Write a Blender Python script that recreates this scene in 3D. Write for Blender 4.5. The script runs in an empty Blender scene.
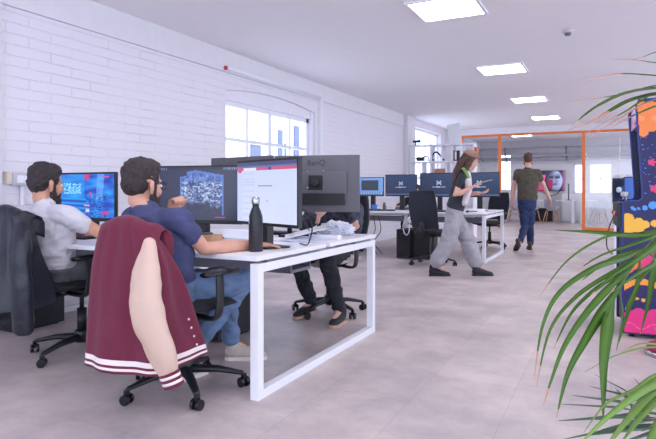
import bpy, bmesh, math, random
from mathutils import Vector, Matrix, noise
random.seed(7)
PI = math.pi
SC = bpy.context.scene
COL = SC.collection
# ------------------------------------------------------------------ camera, world, exposure
F = 565.0; HC = 1.08; TH = math.atan(283/565); SN, CS = math.sin(TH), math.cos(TH)
cam_d = bpy.data.cameras.new('camera'); cam = bpy.data.objects.new('camera', cam_d); COL.objects.link(cam)
cam.location = (0, 0, HC); cam.rotation_euler = (PI/2, 0, TH)
cam_d.sensor_width = 36; cam_d.lens = 36*F/656; cam_d.shift_y = -29.5/656
cam_d.clip_start = .05; cam_d.clip_end = 200
cam_d.dof.use_dof = False
SC.camera = cam
SC.view_settings.view_transform = 'Standard'; SC.view_settings.look = 'None'
SC.view_settings.exposure = 0.3; SC.view_settings.gamma = 1; SC.view_settings.use_curve_mapping = False
w = bpy.data.worlds.new('world'); SC.world = w; w.use_nodes = True
bg = w.node_tree.nodes['Background']; bg.inputs[0].default_value = (.71, .81, 1, 1); bg.inputs[1].default_value = 3.0
LAMP = 13.0

def W(px, Z):
    xc = (px-328)/F*Z
    return Vector((CS*xc-SN*Z, SN*xc+CS*Z, 0))
def V(px, py, Z):
    v = W(px, Z); v.z = HC+(190-py)*Z/F
    return v
# ------------------------------------------------------------------ colour and materials
def lin(c):
    return tuple((x/12.92 if x <= .04045 else ((x+.055)/1.055)**2.4) for x in c)
def rgb(r, g, b): return lin((r/255, g/255, b/255))
MATS = {}
def mat(name, c, rough=.6, metal=0, var=.08, scale=8, bump=0, bscale=60, spec=.5, sheen=0, trans=0):
    if name in MATS: return MATS[name]
    m = bpy.data.materials.new(name); m.use_nodes = True; nt = m.node_tree; N = nt.nodes; L = nt.links
    b = N['Principled BSDF']; b.inputs['Roughness'].default_value = rough; b.inputs['Metallic'].default_value = metal
    b.inputs['Specular IOR Level'].default_value = spec
    if sheen: b.inputs['Sheen Weight'].default_value = sheen
    c = lin((c[0]/255, c[1]/255, c[2]/255))
    tc = N.new('ShaderNodeTexCoord')
    n = N.new('ShaderNodeTexNoise'); n.inputs['Scale'].default_value = scale; n.inputs['Detail'].default_value = 4
    L.new(tc.outputs['Object'], n.inputs['Vector'])
    r = N.new('ShaderNodeValToRGB')
    r.color_ramp.elements[0].position = .3; r.color_ramp.elements[1].position = .7
    r.color_ramp.elements[0].color = tuple(x*(1-var) for x in c)+(1,)
    r.color_ramp.elements[1].color = tuple(min(1, x*(1+var)) for x in c)+(1,)
    L.new(n.outputs['Fac'], r.inputs[0]); L.new(r.outputs[0], b.inputs['Base Color'])
    if bump:
        n2 = N.new('ShaderNodeTexNoise'); n2.inputs['Scale'].default_value = bscale; n2.inputs['Detail'].default_value = 3
        L.new(tc.outputs['Object'], n2.inputs['Vector'])
        bp = N.new('ShaderNodeBump'); bp.inputs['Strength'].default_value = bump; bp.inputs['Distance'].default_value = .01
        L.new(n2.outputs['Fac'], bp.inputs['Height']); L.new(bp.outputs[0], b.inputs['Normal'])
    if trans: b.inputs['Transmission Weight'].default_value = trans
    MATS[name] = m; return m
def emat(name, c, s):
    if name in MATS: return MATS[name]
    m = bpy.data.materials.new(name); m.use_nodes = True; nt = m.node_tree
    for n in list(nt.nodes):
        if n.type != 'OUTPUT_MATERIAL': nt.nodes.remove(n)
    e = nt.nodes.new('ShaderNodeEmission'); e.inputs[0].default_value = c+(1,); e.inputs[1].default_value = s
    nt.links.new(e.outputs[0], nt.nodes['Material Output'].inputs[0]); MATS[name] = m; return m
def attr_mat(name, emit=0, rough=.4):
    if name in MATS: return MATS[name]
    m = bpy.data.materials.new(name); m.use_nodes = True; nt = m.node_tree; b = nt.nodes['Principled BSDF']
    a = nt.nodes.new('ShaderNodeAttribute'); a.attribute_name = 'Col'
    b.inputs['Roughness'].default_value = rough
    if emit:
        b.inputs['Base Color'].default_value = (.01, .01, .012, 1)
        nt.links.new(a.outputs['Color'], b.inputs['Emission Color']); b.inputs['Emission Strength'].default_value = emit
    else:
        nt.links.new(a.outputs['Color'], b.inputs['Base Color'])
    MATS[name] = m; return m
def glass_mat(name, tint, refl=.06, haze=0.0):
    m = bpy.data.materials.new(name); m.use_nodes = True; nt = m.node_tree; N = nt.nodes; L = nt.links
    N.remove(N['Principled BSDF'])
    t = N.new('ShaderNodeBsdfTransparent'); t.inputs[0].default_value = tint+(1,)
    g = N.new('ShaderNodeBsdfGlossy'); g.inputs['Roughness'].default_value = .03
    mx = N.new('ShaderNodeMixShader'); mx.inputs[0].default_value = refl
    L.new(t.outputs[0], mx.inputs[1]); L.new(g.outputs[0], mx.inputs[2])
    out = mx
    if haze:
        d = N.new('ShaderNodeBsdfDiffuse'); d.inputs[0].default_value = (.9, .9, .93, 1)
        m2 = N.new('ShaderNodeMixShader'); m2.inputs[0].default_value = haze
        L.new(mx.outputs[0], m2.inputs[1]); L.new(d.outputs[0], m2.inputs[2]); out = m2
    L.new(out.outputs[0], N['Material Output'].inputs[0]); MATS[name] = m; return m

def brick_mat():
    m = bpy.data.materials.new('painted_brick'); m.use_nodes = True; nt = m.node_tree; N = nt.nodes; L = nt.links
    b = N['Principled BSDF']; b.inputs['Roughness'].default_value = .55
    tc = N.new('ShaderNodeTexCoord'); sp = N.new('ShaderNodeSeparateXYZ'); cb = N.new('ShaderNodeCombineXYZ')
    L.new(tc.outputs['Object'], sp.inputs[0]); L.new(sp.outputs['Y'], cb.inputs['X']); L.new(sp.outputs['Z'], cb.inputs['Y'])
    # slight wobble of the courses
    nz = N.new('ShaderNodeTexNoise'); nz.inputs['Scale'].default_value = 3; L.new(cb.outputs[0], nz.inputs['Vector'])
    sc = N.new('ShaderNodeVectorMath'); sc.operation = 'SCALE'; sc.inputs['Scale'].default_value = .018; L.new(nz.outputs['Color'], sc.inputs[0])
    ad = N.new('ShaderNodeVectorMath'); ad.operation = 'ADD'; L.new(cb.outputs[0], ad.inputs[0]); L.new(sc.outputs[0], ad.inputs[1])
    br = N.new('ShaderNodeTexBrick'); br.inputs['Scale'].default_value = 1
    br.inputs['Brick Width'].default_value = .42; br.inputs['Row Height'].default_value = .088
    br.inputs['Mortar Size'].default_value = .0055; br.inputs['Mortar Smooth'].default_value = .5
    br.inputs['Color1'].default_value = (1, 1, 1, 1); br.inputs['Color2'].default_value = (.8, .8, .8, 1); br.inputs['Mortar'].default_value = (0, 0, 0, 1)
    L.new(ad.outputs[0], br.inputs['Vector'])
    # paint fills many of the joints
    n2 = N.new('ShaderNodeTexNoise'); n2.inputs['Scale'].default_value = 2.6; n2.inputs['Detail'].default_value = 3; L.new(cb.outputs[0], n2.inputs['Vector'])
    rp = N.new('ShaderNodeValToRGB'); rp.color_ramp.elements[0].position = .46; rp.color_ramp.elements[1].position = .68; L.new(n2.outputs['Fac'], rp.inputs[0])
    mul = N.new('ShaderNodeMath'); mul.operation = 'MULTIPLY'; L.new(br.outputs['Fac'], mul.inputs[0]); L.new(rp.outputs[0], mul.inputs[1])
    mx = N.new('ShaderNodeMix'); mx.data_type = 'RGBA'
    mx.inputs[6].default_value = rgb(230, 225, 232)+(1,); mx.inputs[7].default_value = rgb(212, 205, 215)+(1,)
    L.new(mul.outputs[0], mx.inputs[0]); L.new(mx.outputs[2], b.inputs['Base Color'])
    n3 = N.new('ShaderNodeTexNoise'); n3.inputs['Scale'].default_value = 9; n3.inputs['Detail'].default_value = 5; L.new(tc.outputs['Object'], n3.inputs['Vector'])
    m3 = N.new('ShaderNodeMath'); m3.operation = 'MULTIPLY_ADD'; m3.inputs[1].default_value = -1.0; L.new(br.outputs['Fac'], m3.inputs[0])
    m4 = N.new('ShaderNodeMath'); m4.operation = 'MULTIPLY'; m4.inputs[1].default_value = .8; L.new(n3.outputs['Fac'], m4.inputs[0]); L.new(m4.outputs[0], m3.inputs[2])
    bp = N.new('ShaderNodeBump'); bp.inputs['Strength'].default_value = .55; bp.inputs['Distance'].default_value = .012
    L.new(m3.outputs[0], bp.inputs['Height']); L.new(bp.outputs[0], b.inputs['Normal'])
    return m
def floor_mat():
    m = bpy.data.materials.new('stone_vinyl'); m.use_nodes = True; nt = m.node_tree; N = nt.nodes; L = nt.links
    b = N['Principled BSDF']; b.inputs['Roughness'].default_value = .42; b.inputs['Specular IOR Level'].default_value = .4
    tc = N.new('ShaderNodeTexCoord')
    n = N.new('ShaderNodeTexNoise'); n.inputs['Scale'].default_value = 1.7; n.inputs['Detail'].default_value = 10; n.inputs['Roughness'].default_value = .68
    L.new(tc.outputs['Object'], n.inputs['Vector'])
    r = N.new('ShaderNodeValToRGB'); e = r.color_ramp.elements
    e[0].position = .36; e[0].color = rgb(176, 163, 165)+(1,); e[1].position = .64; e[1].color = rgb(216, 200, 196)+(1,)
    L.new(n.outputs['Fac'], r.inputs[0])
    mp = N.new('ShaderNodeMapping'); mp.inputs['Rotation'].default_value = (0, 0, PI/2); mp.inputs['Scale'].default_value = (1, 1, 1)
    L.new(tc.outputs['Object'], mp.inputs[0])
    br = N.new('ShaderNodeTexBrick'); br.inputs['Scale'].default_value = 1; br.inputs['Brick Width'].default_value = .92; br.inputs['Row Height'].default_value = .46
    br.inputs['Mortar Size'].default_value = .0015; br.inputs['Color1'].default_value = (1, 1, 1, 1); br.inputs['Color2'].default_value = (.93, .93, .94, 1); br.inputs['Mortar'].default_value = (.72, .7, .7, 1)
    L.new(mp.outputs[0], br.inputs['Vector'])
    mx = N.new('ShaderNodeMix'); mx.data_type = 'RGBA'; mx.blend_type = 'MULTIPLY'; mx.inputs[0].default_value = 1
    L.new(r.outputs[0], mx.inputs[6]); L.new(br.outputs[0], mx.inputs[7]); L.new(mx.outputs[2], b.inputs['Base Color'])
    rr = N.new('ShaderNodeMapRange'); rr.inputs[3].default_value = .33; rr.inputs[4].default_value = .52
    L.new(n.outputs['Fac'], rr.inputs[0]); L.new(rr.outputs[0], b.inputs['Roughness'])
    return m
# ------------------------------------------------------------------ mesh helpers (verts in world or local coordinates)
def nb(): return bmesh.new()
def box(bm, lo, hi, M=None, bev=0, mi=0):
    c = [(x, y, z) for x in (lo[0], hi[0]) for y in (lo[1], hi[1]) for z in (lo[2], hi[2])]
    v = [bm.verts.new(M @ Vector(p) if M else p) for p in c]
    fs = [bm.faces.new([v[i] for i in q]) for q in ((0, 1, 3, 2), (4, 6, 7, 5), (0, 4, 5, 1), (2, 3, 7, 6), (0, 2, 6, 4), (1, 5, 7, 3))]
    for f in fs: f.material_index = mi
    if bev:
        es = list({e for f in fs for e in f.edges})
        bmesh.ops.bevel(bm, geom=es, offset=bev, segments=2, affect='EDGES', profile=.6)
    return v
def loft(bm, pts, rad, side=None, seg=14, caps=True, mi=0, flat=False):
    pts = [Vector(p) for p in pts]; n = len(pts)
    rad = [(r, r) if not isinstance(r, (tuple, list)) else r for r in rad]
    side = Vector(side) if side is not None else None
    rings = []; prev = side
    def ring(c, t, s, a, b):
        u = t.cross(s)
        if u.length < 1e-6: u = t.orthogonal()
        u.normalize(); s2 = u.cross(t).normalized()
        return [bm.verts.new(c+s2*(a*math.cos(2*PI*k/seg))+u*(b*math.sin(2*PI*k/seg))) for k in range(seg)], s2
    tans = []
    for i in range(n):
        t = (pts[min(i+1, n-1)]-pts[max(i-1, 0)]); t.normalize(); tans.append(t)
    if prev is None: prev = tans[0].orthogonal()
    if caps and not flat:
        for q in (80, 55, 28):
            a = math.radians(q); k = math.cos(a); m_ = min(rad[0])
            r_, prev2 = ring(pts[0]-tans[0]*m_*math.sin(a), tans[0], prev, rad[0][0]*k, rad[0][1]*k); rings.append(r_)
    for i in range(n):
        r_, s2 = ring(pts[i], tans[i], side if side is not None else prev, *rad[i]); prev = s2; rings.append(r_)
    if caps and not flat:
        for q in (28, 55, 80):
            a = math.radians(q); k = math.cos(a); m_ = min(rad[-1])
            r_, _ = ring(pts[-1]+tans[-1]*m_*math.sin(a), tans[-1], side if side is not None else prev, rad[-1][0]*k, rad[-1][1]*k); rings.append(r_)
    for a, b in zip(rings, rings[1:]):
        for k in range(seg):
            f = bm.faces.new((a[k], a[(k+1) % seg], b[(k+1) % seg], b[k])); f.material_index = mi; f.smooth = True
    if caps:
        f = bm.faces.new(list(reversed(rings[0]))); f.material_index = mi
        f = bm.faces.new(rings[-1]); f.material_index = mi
def tube(bm, pts, r, seg=8): loft(bm, pts, [r]*len(pts), seg=seg, flat=True)
def smooth_path(pts, k=6):
    pts = [Vector(p) for p in pts]; out = []
    for i in range(len(pts)-1):
        p0 = pts[max(i-1, 0)]; p1 = pts[i]; p2 = pts[i+1]; p3 = pts[min(i+2, len(pts)-1)]
        for j in range(k):
            t = j/k
            out.append(.5*((2*p1)+(-p0+p2)*t+(2*p0-5*p1+4*p2-p3)*t*t+(-p0+3*p1-3*p2+p3)*t**3))
    out.append(pts[-1]); return out
def ell(bm, c, r, M=None, seg=16):
    T = Matrix.Translation(Vector(c)) @ Matrix.Diagonal((r[0], r[1], r[2], 1))
    if M: T = M @ T
    d = bmesh.ops.create_uvsphere(bm, u_segments=seg, v_segments=seg//2+2, radius=1, matrix=T)
    for v in d['verts']:
        for f in v.link_faces: f.smooth = True
def lathe(bm, prof, c=(0, 0, 0), seg=24, M=None):
    c = Vector(c); rings = []
    for r, z in prof:
        rings.append([bm.verts.new((M @ (c+Vector((r*math.cos(2*PI*k/seg), r*math.sin(2*PI*k/seg), z)))) if M else c+Vector((r*math.cos(2*PI*k/seg), r*math.sin(2*PI*k/seg), z))) for k in range(seg)])
    for a, b in zip(rings, rings[1:]):
        for k in range(seg):
            f = bm.faces.new((a[k], a[(k+1) % seg], b[(k+1) % seg], b[k])); f.smooth = True
    bm.faces.new(list(reversed(rings[0]))); bm.faces.new(rings[-1])
def prism(bm, poly, h, M):   # poly in local xy, extruded along local z 0..h
    a = [bm.verts.new(M @ Vector((x, y, 0))) for x, y in poly]; b = [bm.verts.new(M @ Vector((x, y, h))) for x, y in poly]
    bm.faces.new(a); bm.faces.new(list(reversed(b)))
    for i in range(len(poly)):
        j = (i+1) % len(poly); bm.faces.new((a[j], a[i], b[i], b[j]))
def to_obj(name, me, mats, parent=None):
    o = bpy.data.objects.new(name, me); COL.objects.link(o)
    if not isinstance(mats, (list, tuple)): mats = [mats]
    for m in mats: me.materials.append(m)
    if parent is not None: o.parent = parent
    return o
def obj(name, bm, mats, parent=None, origin=None):
    """link bm as ONE mesh object; origin (world) is subtracted from the verts"""
    if origin is not None: bmesh.ops.translate(bm, verts=bm.verts, vec=-Vector(origin))
    bmesh.ops.recalc_face_normals(bm, faces=bm.faces)
    me = bpy.data.meshes.new(name); bm.to_mesh(me); bm.free()
    o = to_obj(name, me, mats, parent)
    if origin is not None and parent is None: o.location = origin
    return o
def thing(name, label, cat, loc=(0, 0, 0), rz=0, group=None):
    o = bpy.data.objects.new(name, None); COL.objects.link(o); o.location = loc; o.rotation_euler = (0, 0, rz); o.empty_display_size = .1
    o['label'] = label; o['category'] = cat
    if group: o['group'] = group
    return o
def tag(o, label, cat, group=None, kind=None):
    o['label'] = label; o['category'] = cat
    if group: o['group'] = group
    if kind: o['kind'] = kind
    return o
def struct(name, bm, m, parent=None):
    o = obj(name, bm, m, parent)
    if parent is None: o['kind'] = 'structure'
    return o
def meld(bm, vox, smooth=4, wr=None):
    """fuse overlapping closed shapes into one continuous surface; returns a bmesh"""
    bmesh.ops.recalc_face_normals(bm, faces=bm.faces)
    me = bpy.data.meshes.new('m'); bm.to_mesh(me); bm.free()
    o = bpy.data.objects.new('m', me); COL.objects.link(o)
    r = o.modifiers.new('r', 'REMESH'); r.mode = 'VOXEL'; r.voxel_size = vox
    if smooth: s = o.modifiers.new('s', 'SMOOTH'); s.factor = .5; s.iterations = smooth
    dg = bpy.context.evaluated_depsgraph_get()
    me2 = bpy.data.meshes.new_from_object(o.evaluated_get(dg), depsgraph=dg)
    bpy.data.objects.remove(o); bpy.data.meshes.remove(me)
    b = nb(); b.from_mesh(me2); bpy.data.meshes.remove(me2)
    b.normal_update()
    if wr:
        amp, sc = wr
        for v in b.verts:
            p = v.co
            q = Vector((p.x*sc+3*noise.noise(p*4), p.y*sc, p.z*sc*1.4))
            v.co = p+v.normal*amp*(noise.noise(q)+.5*noise.noise(q*2.3))
    for f in b.faces: f.smooth = True
    return b
def dup(root, loc, rz, label=None, group=None):
    r = root.copy(); COL.objects.link(r); r.location = loc; r.rotation_euler = (0, 0, rz)
    if label: r['label'] = label
    if group: r['group'] = group
    for ch in list(root.children):
        c = ch.copy(); COL.objects.link(c); c.parent = r
        for g in ch.children:
            d = g.copy(); COL.objects.link(d); d.parent = c
    return r
def Rz(a): return Matrix.Rotation(a, 4, 'Z')
def TR(x, y, z=0, a=0): return Matrix.Translation((x, y, z)) @ Rz(a)

# materials
M_white = mat('white_paint', (232, 228, 236), .5, var=.015, bump=.05, bscale=20)
M_ceil = mat('ceiling_paint', (240, 236, 240), .85, var=.01)
M_plaster = mat('white_plaster', (226, 221, 226), .7, var=.02, bump=.04, bscale=12)
M_desk = mat('white_laminate', (238, 236, 242), .35, var=.01)
M_metalw = mat('white_powder_coated_steel', (236, 235, 242), .4, var=.01)
M_blk = mat('black_plastic', (26, 27, 32), .45, var=.15)
M_blkg = mat('black_gloss_plastic', (18, 19, 24), .2, var=.1)
M_charc = mat('charcoal_plastic', (92, 90, 98), .5, var=.06)
M_mesh = mat('dark_mesh_fabric', (36, 40, 54), .8, var=.2, scale=300, bump=.5, bscale=400)
M_fabblk = mat('black_seat_fabric', (30, 31, 37), .9, var=.15, scale=60, bump=.3, bscale=200)
M_skin = mat('skin_tan', (206, 152, 130), .5, var=.05, scale=14)
M_skin2 = mat('skin_light', (214, 164, 146), .5, var=.05, scale=14)
M_hair = mat('dark_hair', (52, 42, 43), .65, var=.3, scale=60, bump=.8, bscale=160)
M_hairb = mat('brown_hair', (84, 58, 50), .65, var=.3, scale=60, bump=.8, bscale=160)
M_chrome = mat('steel', (190, 190, 196), .25, metal=1, var=.03)
M_orange = mat('orange_steel', (222, 118, 48), .45, var=.03)
M_grey = mat('grey_metal', (120, 120, 132), .4, metal=.6, var=.05)
M_wood = mat('pale_wood', (196, 150, 112), .5, var=.12, scale=20)
G_clear = glass_mat('clear_glass', (.97, .98, 1.0), .04)
G_part = glass_mat('partition_glass', (.96, .97, .98), .06)
G_haze = glass_mat('hazy_partition_glass', (.96, .97, .98), .08, .16)

# ------------------------------------------------------------------ the room
XL = -4.4; HCE = 2.86; YB = 16.7; YF = 21.5
bm = nb(); box(bm, (-4.7, -3.5, -.1), (6.5, 22, 0)); struct('floor', bm, floor_mat())
bm = nb(); box(bm, (-4.7, -3.5, HCE), (6.5, 22, HCE+.1)); struct('ceiling', bm, M_ceil)
W1 = (5.87, 8.3, 1.0, 2.36, 2.45); W2 = (13.35, 16.05, .9, 2.68)
bm = nb()
box(bm, (-4.7, -3.5, 0), (XL, W1[0], HCE)); box(bm, (-4.7, W1[0], 0), (XL, W1[1], W1[2])); box(bm, (-4.7, W1[0], 2.46), (XL, W1[1], HCE))
# segmental arch infill
poly = [(W1[0], 2.46)]; n = 20
for i in range(n+1):
    t = i/n; poly.append((W1[0]+t*(W1[1]-W1[0]), W1[3]+(W1[4]-W1[3])*(1-(2*t-1)**2)))
poly.append((W1[1], 2.46))
prism(bm, poly, .3, Matrix(((0, 0, 1, -4.7), (1, 0, 0, 0), (0, 1, 0, 0), (0, 0, 0, 1))))
box(bm, (-4.7, W1[1], 0), (XL, W2[0], HCE)); box(bm, (-4.7, W2[0], 0), (XL, W2[1], W2[2])); box(bm, (-4.7, W2[0], W2[3]), (XL, W2[1], HCE)); box(bm, (-4.7, W2[1], 0), (XL, 22, HCE))
struct('wall_left', bm, brick_mat())
bm = nb(); box(bm, (XL, -3.5, 2.58), (XL+.035, 12.7, HCE), bev=.004); struct('trim_1', bm, M_plaster)      # plaster band under the ceiling
bm = nb(); box(bm, (XL, 12.75, 0), (XL+.12, 13.33, HCE), bev=.01); struct('trim_2', bm, M_plaster)         # pier beside the second window
bm = nb(); box(bm, (XL, 2.72, 0), (XL+.05, 2.87, 2.6), bev=.01)
o = struct('trim_3', bm, M_plaster)
bm = nb(); box(bm, (XL, YB-.06, 0), (-3.94, YB+.06, HCE)); box(bm, (-3.94, YB-.06, 2.68), (6.5, YB+.06, HCE)); struct('wall_back', bm, M_plaster)
# far wall of the meeting room with its windows
FW = [(-3.75, -3.25, 1.05, 2.45), (-1.17, -.8, .95, 2.0), (-.68, .05, .95, 2.0), (.9, 1.6, .95, 2.0)]
bm = nb(); x = -4.7
for a, b, z0, z1 in FW:
    box(bm, (x, YF, 0), (a, YF+.25, HCE)); box(bm, (a, YF, 0), (b, YF+.25, z0)); box(bm, (a, YF, z1), (b, YF+.25, HCE)); x = b
box(bm, (x, YF, 0), (6.5, YF+.25, HCE)); struct('wall_far', bm, M_plaster)

def window(n, M, w_, h_, cols, rows, th=.05, bar=.032, mid=None):
    """local: x along wall, z up, y through wall; parts: frame, panes"""
    bm = nb()
    box(bm, (0, -.04, 0), (th, .04, h_), M); box(bm, (w_-th, -.04, 0), (w_, .04, h_), M); box(bm, (0, -.04, 0), (w_, .04, th), M); box(bm, (0, -.04, h_-th), (w_, .04, h_), M)
    for i in range(1, cols):
        x_ = w_*i/cols; b_ = bar*1.9 if (mid and i == mid) else bar
        box(bm, (x_-b_/2, -.03, th), (x_+b_/2, .03, h_-th), M)
    for z_ in rows: box(bm, (th, -.028, z_-bar/2), (w_-th, .028, z_+bar/2), M)
    fr = struct('window_%d' % n, bm, M_metalw)
    bm = nb(); box(bm, (th, -.004, th), (w_-th, .004, h_-th), M); obj('pane', bm, G_clear, fr)
    return fr
MY = Matrix(((0, 1, 0, 0), (1, 0, 0, 0), (0, 0, 1, 0), (0, 0, 0, 1)))   # local x -> world y
window(1, Matrix.Translation((-4.52, W1[0]+.02, 1.0)) @ MY, W1[1]-W1[0]-.1, 1.26, 4, [.24, .75], th=.075, bar=.045, mid=2)
window(2, Matrix.Translation((-4.55, W2[0], .9)) @ MY, W2[1]-W2[0], W2[3]-.9, 5, [.5, 1.0])
bm = nb(); box(bm, (-4.6, W1[0], 2.25), (-4.45, W1[1], 2.456)); struct('trim_4', bm, M_white)          # boarded lunette above the frame
bm = nb(); box(bm, (-4.62, W1[1]-.09, 1.0), (-4.43, W1[1], 2.37)); struct('trim_7', bm, M_white)
bm = nb(); box(bm, (-4.6, W1[0]-.02, .96), (XL+.05, W1[1]+.02, 1.0)); struct('trim_5', bm, M_white)
for k, (a, b, z0, z1) in enumerate(FW): window(3+k, Matrix.Translation((a, YF+.1, z0)), b-a, z1-z0, 2 if b-a > .4 else 1, [(z1-z0)*.5])

# pale buildings outside the windows
def building(x, y, w_, d_, h_, label, col, wins):
    t = thing('building', label, 'building', (x, y, -1))
    bm = nb(); box(bm, (0, 0, 0), (w_, d_, h_)); obj('wall', bm, col, t)
    for (a, z, ww, hh) in wins:
        bm = nb(); box(bm, (w_-.02, a, z), (w_+.05, a+ww, z+hh)); obj('window', bm, M_bwin, t)
M_bwin = mat('outside_window', (96, 102, 126), .3)
M_bpale = mat('pale_render', (236, 238, 246), .8)
building(-14, 19.1, 2, 3.2, 6.6, 'pale building seen outside through the right panes of the arched window', M_bpale, [(.35, 2.6, .3, 1.9), (.85, 2.4, .22, 1.6), (1.6, 2.7, .5, 2.1), (2.3, 2.4, .3, 2.2), (2.75, 2.8, .25, 2.4)])
building(-14, 17.0, 2, 1.7, 5.0, 'lower pale building outside behind the middle panes of the arched window', M_bpale, [(.5, 3.3, .65, .5), (.7, 2.2, .5, .8), (.1, 2.9, .12, .9)])

# roller blind housing and trunking beside the arched window
t = thing('roller_blind', 'long thin white blind roller with a red end above the arched window', 'blind', (XL+.06, 5.8, 2.62))
bm = nb(); loft(bm, [(0, 0, 0), (0, 2.58, 0)], [.026, .026], seg=14, flat=True); obj('roller', bm, M_metalw, t)
bm = nb(); loft(bm, [(0, -.02, 0), (0, 0, 0)], [.028, .028], seg=14, flat=True); o = obj('end_cap', bm, mat('red_plastic', (190, 60, 60), .5), t); o['label'] = 'red end cap'
for y in (.1, 2.45):
    bm = nb(); box(bm, (-.06, y, -.03), (0, y+.03, .03)); obj('bracket', bm, M_metalw, t)
bm = nb(); box(bm, (XL, 8.42, 1.3), (XL+.05, 8.48, 2.58), bev=.005); tag(obj('cable_trunking', bm, M_metalw), 'vertical white cable trunking on brick wall right of the arched window', 'trunking')
# socket on the wall
t = thing('wall_socket', 'grey double socket box high on the white brick wall at far left', 'socket', (XL, 2.96, 1.12))
bm = nb(); box(bm, (0, 0, 0), (.06, .17, .1), bev=.006); obj('housing', bm, mat('socket_grey', (196, 190, 198), .5), t)
bm = nb(); box(bm, (.06, .03, .02), (.066, .09, .08)); box(bm, (.06, .095, .02), (.066, .155, .08)); obj('faceplate', bm, M_metalw, t)
bm = nb(); box(bm, (0, -.045, .01), (.05, -.002, .11), bev=.004); obj('plug', bm, mat('cream_plastic', (222, 206, 190), .5), t)
bm = nb(); tube(bm, [(.025, .1, -1.1), (.025, .1, 0)], .018); obj('conduit', bm, M_metalw, t)

# ------------------------------------------------------------------ glass partition
def orange(name, lo, hi, extra=None):
    bm = nb(); box(bm, lo, hi, bev=.004); return struct(name, bm, M_orange)
k = 8
for x in (-3.94, -2.85, -.66, 1.53, 3.72): orange('trim_%d' % k, (x-.04, YB-.045, 0), (x+.04, YB+.045, 2.68)); k += 1
orange('trim_%d' % k, (-3.9, YB-.046, 2.62), (6.4, YB+.046, 2.68)); k += 1
orange('trim_%d' % k, (-.615, YB-.04, 0), (6.4, YB+.04, .07)); k += 1
bm = nb(); box(bm, (-3.895, YB-.006, .02), (-2.895, YB+.006, 2.6)); tag(obj('glass_panel', bm, G_part), 'clear glass partition panel left of the open doorway in orange frame', 'glass panel')
bm = nb(); box(bm, (-.615, YB-.006, .07), (1.485, YB+.006, 2.6)); tag(obj('glass_panel', bm, G_haze), 'hazy glass partition panel right of the open doorway, behind the arcade machine', 'glass panel')
# thin glass joint
bm = nb(); box(bm, (.2, YB-.012, .07), (.215, YB-.008, 2.6)); struct('trim_%d' % k, bm, M_metalw)

# ------------------------------------------------------------------ ceiling
M_lamp = emat('lamp_diffuser', (1.0, .985, 1.0), LAMP)
def ceil_light(x, y, label):
    t = thing('ceiling_light', label, 'ceiling light', (x, y, HCE), 0, 'square ceiling lights')
    bm = nb(); s = .33
    for lo, hi in (((-s, -s), (s, -s+.03)), ((-s, s-.03), (s, s)), ((-s, -s+.03), (-s+.03, s-.03)), ((s-.03, -s+.03), (s, s-.03))): box(bm, lo+(-.02,), hi+(0,))
    obj('frame', bm, M_metalw, t)
    bm = nb(); box(bm, (-.3, -.3, -.014), (.3, .3, -.004)); obj('diffuser', bm, M_lamp, t)
for y, lb in ((5.45, 'large bright square ceiling light nearest the camera, cut by the top edge'), (8.55, 'second square ceiling light from the camera'), (11.65, 'third square ceiling light from the camera'), (14.75, 'small square ceiling light nearest the glass partition'), (2.35, 'square ceiling light above the front desk, out of view'), (-.75, 'square ceiling light behind the camera')):
    ceil_light(-1.43, y, lb)
for y, lb in ((5.45, 'square ceiling light in the right hand row by the plant'), (2.35, 'square ceiling light in the right hand row above the camera'), (8.55, 'square ceiling light in the right hand row beyond the arcade machine'), (11.65, 'square ceiling light in the right hand row before the partition')):
    ceil_light(2.4, y, lb)
for x, y, lb in ((-2.6, 19.2, 'square ceiling light in the meeting room near the screen'), (1.0, 19.2, 'square ceiling light in the meeting room behind the arcade machine')): ceil_light(x, y, lb)
t = thing('smoke_detector', 'small round white smoke detector on the ceiling', 'smoke detector', (-.43, 6.82, HCE))
bm = nb(); lathe(bm, [(.06, 0), (.06, -.02), (.045, -.035)][::-1]); obj('base', bm, mat('detector_plastic', (205, 196, 196), .5), t)
bm = nb(); lathe(bm, [(.03, -.06), (.034, -.05), (.034, -.035)]); obj('sensor', bm, M_grey, t)
# ducts in the meeting room
for z, y, r, lb in ((2.45, 20.9, .13, 'thick grey ventilation duct across the meeting room, the upper one'), (2.18, 21.2, .07, 'thin grey pipe across the meeting room below the duct')):
    t = thing('duct', lb, 'duct', (-4.4, y, z))
    bm = nb(); tube(bm, [(0, 0, 0), (10, 0, 0)], r, 16); obj('pipe', bm, mat('galvanised_duct', (178, 180, 190), .45), t)
    for i in range(5):
        bm = nb(); tube(bm, [(1+2*i, 0, 0), (1.06+2*i, 0, 0)], r+.015, 16); obj('bracket', bm, M_grey, t)

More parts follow.
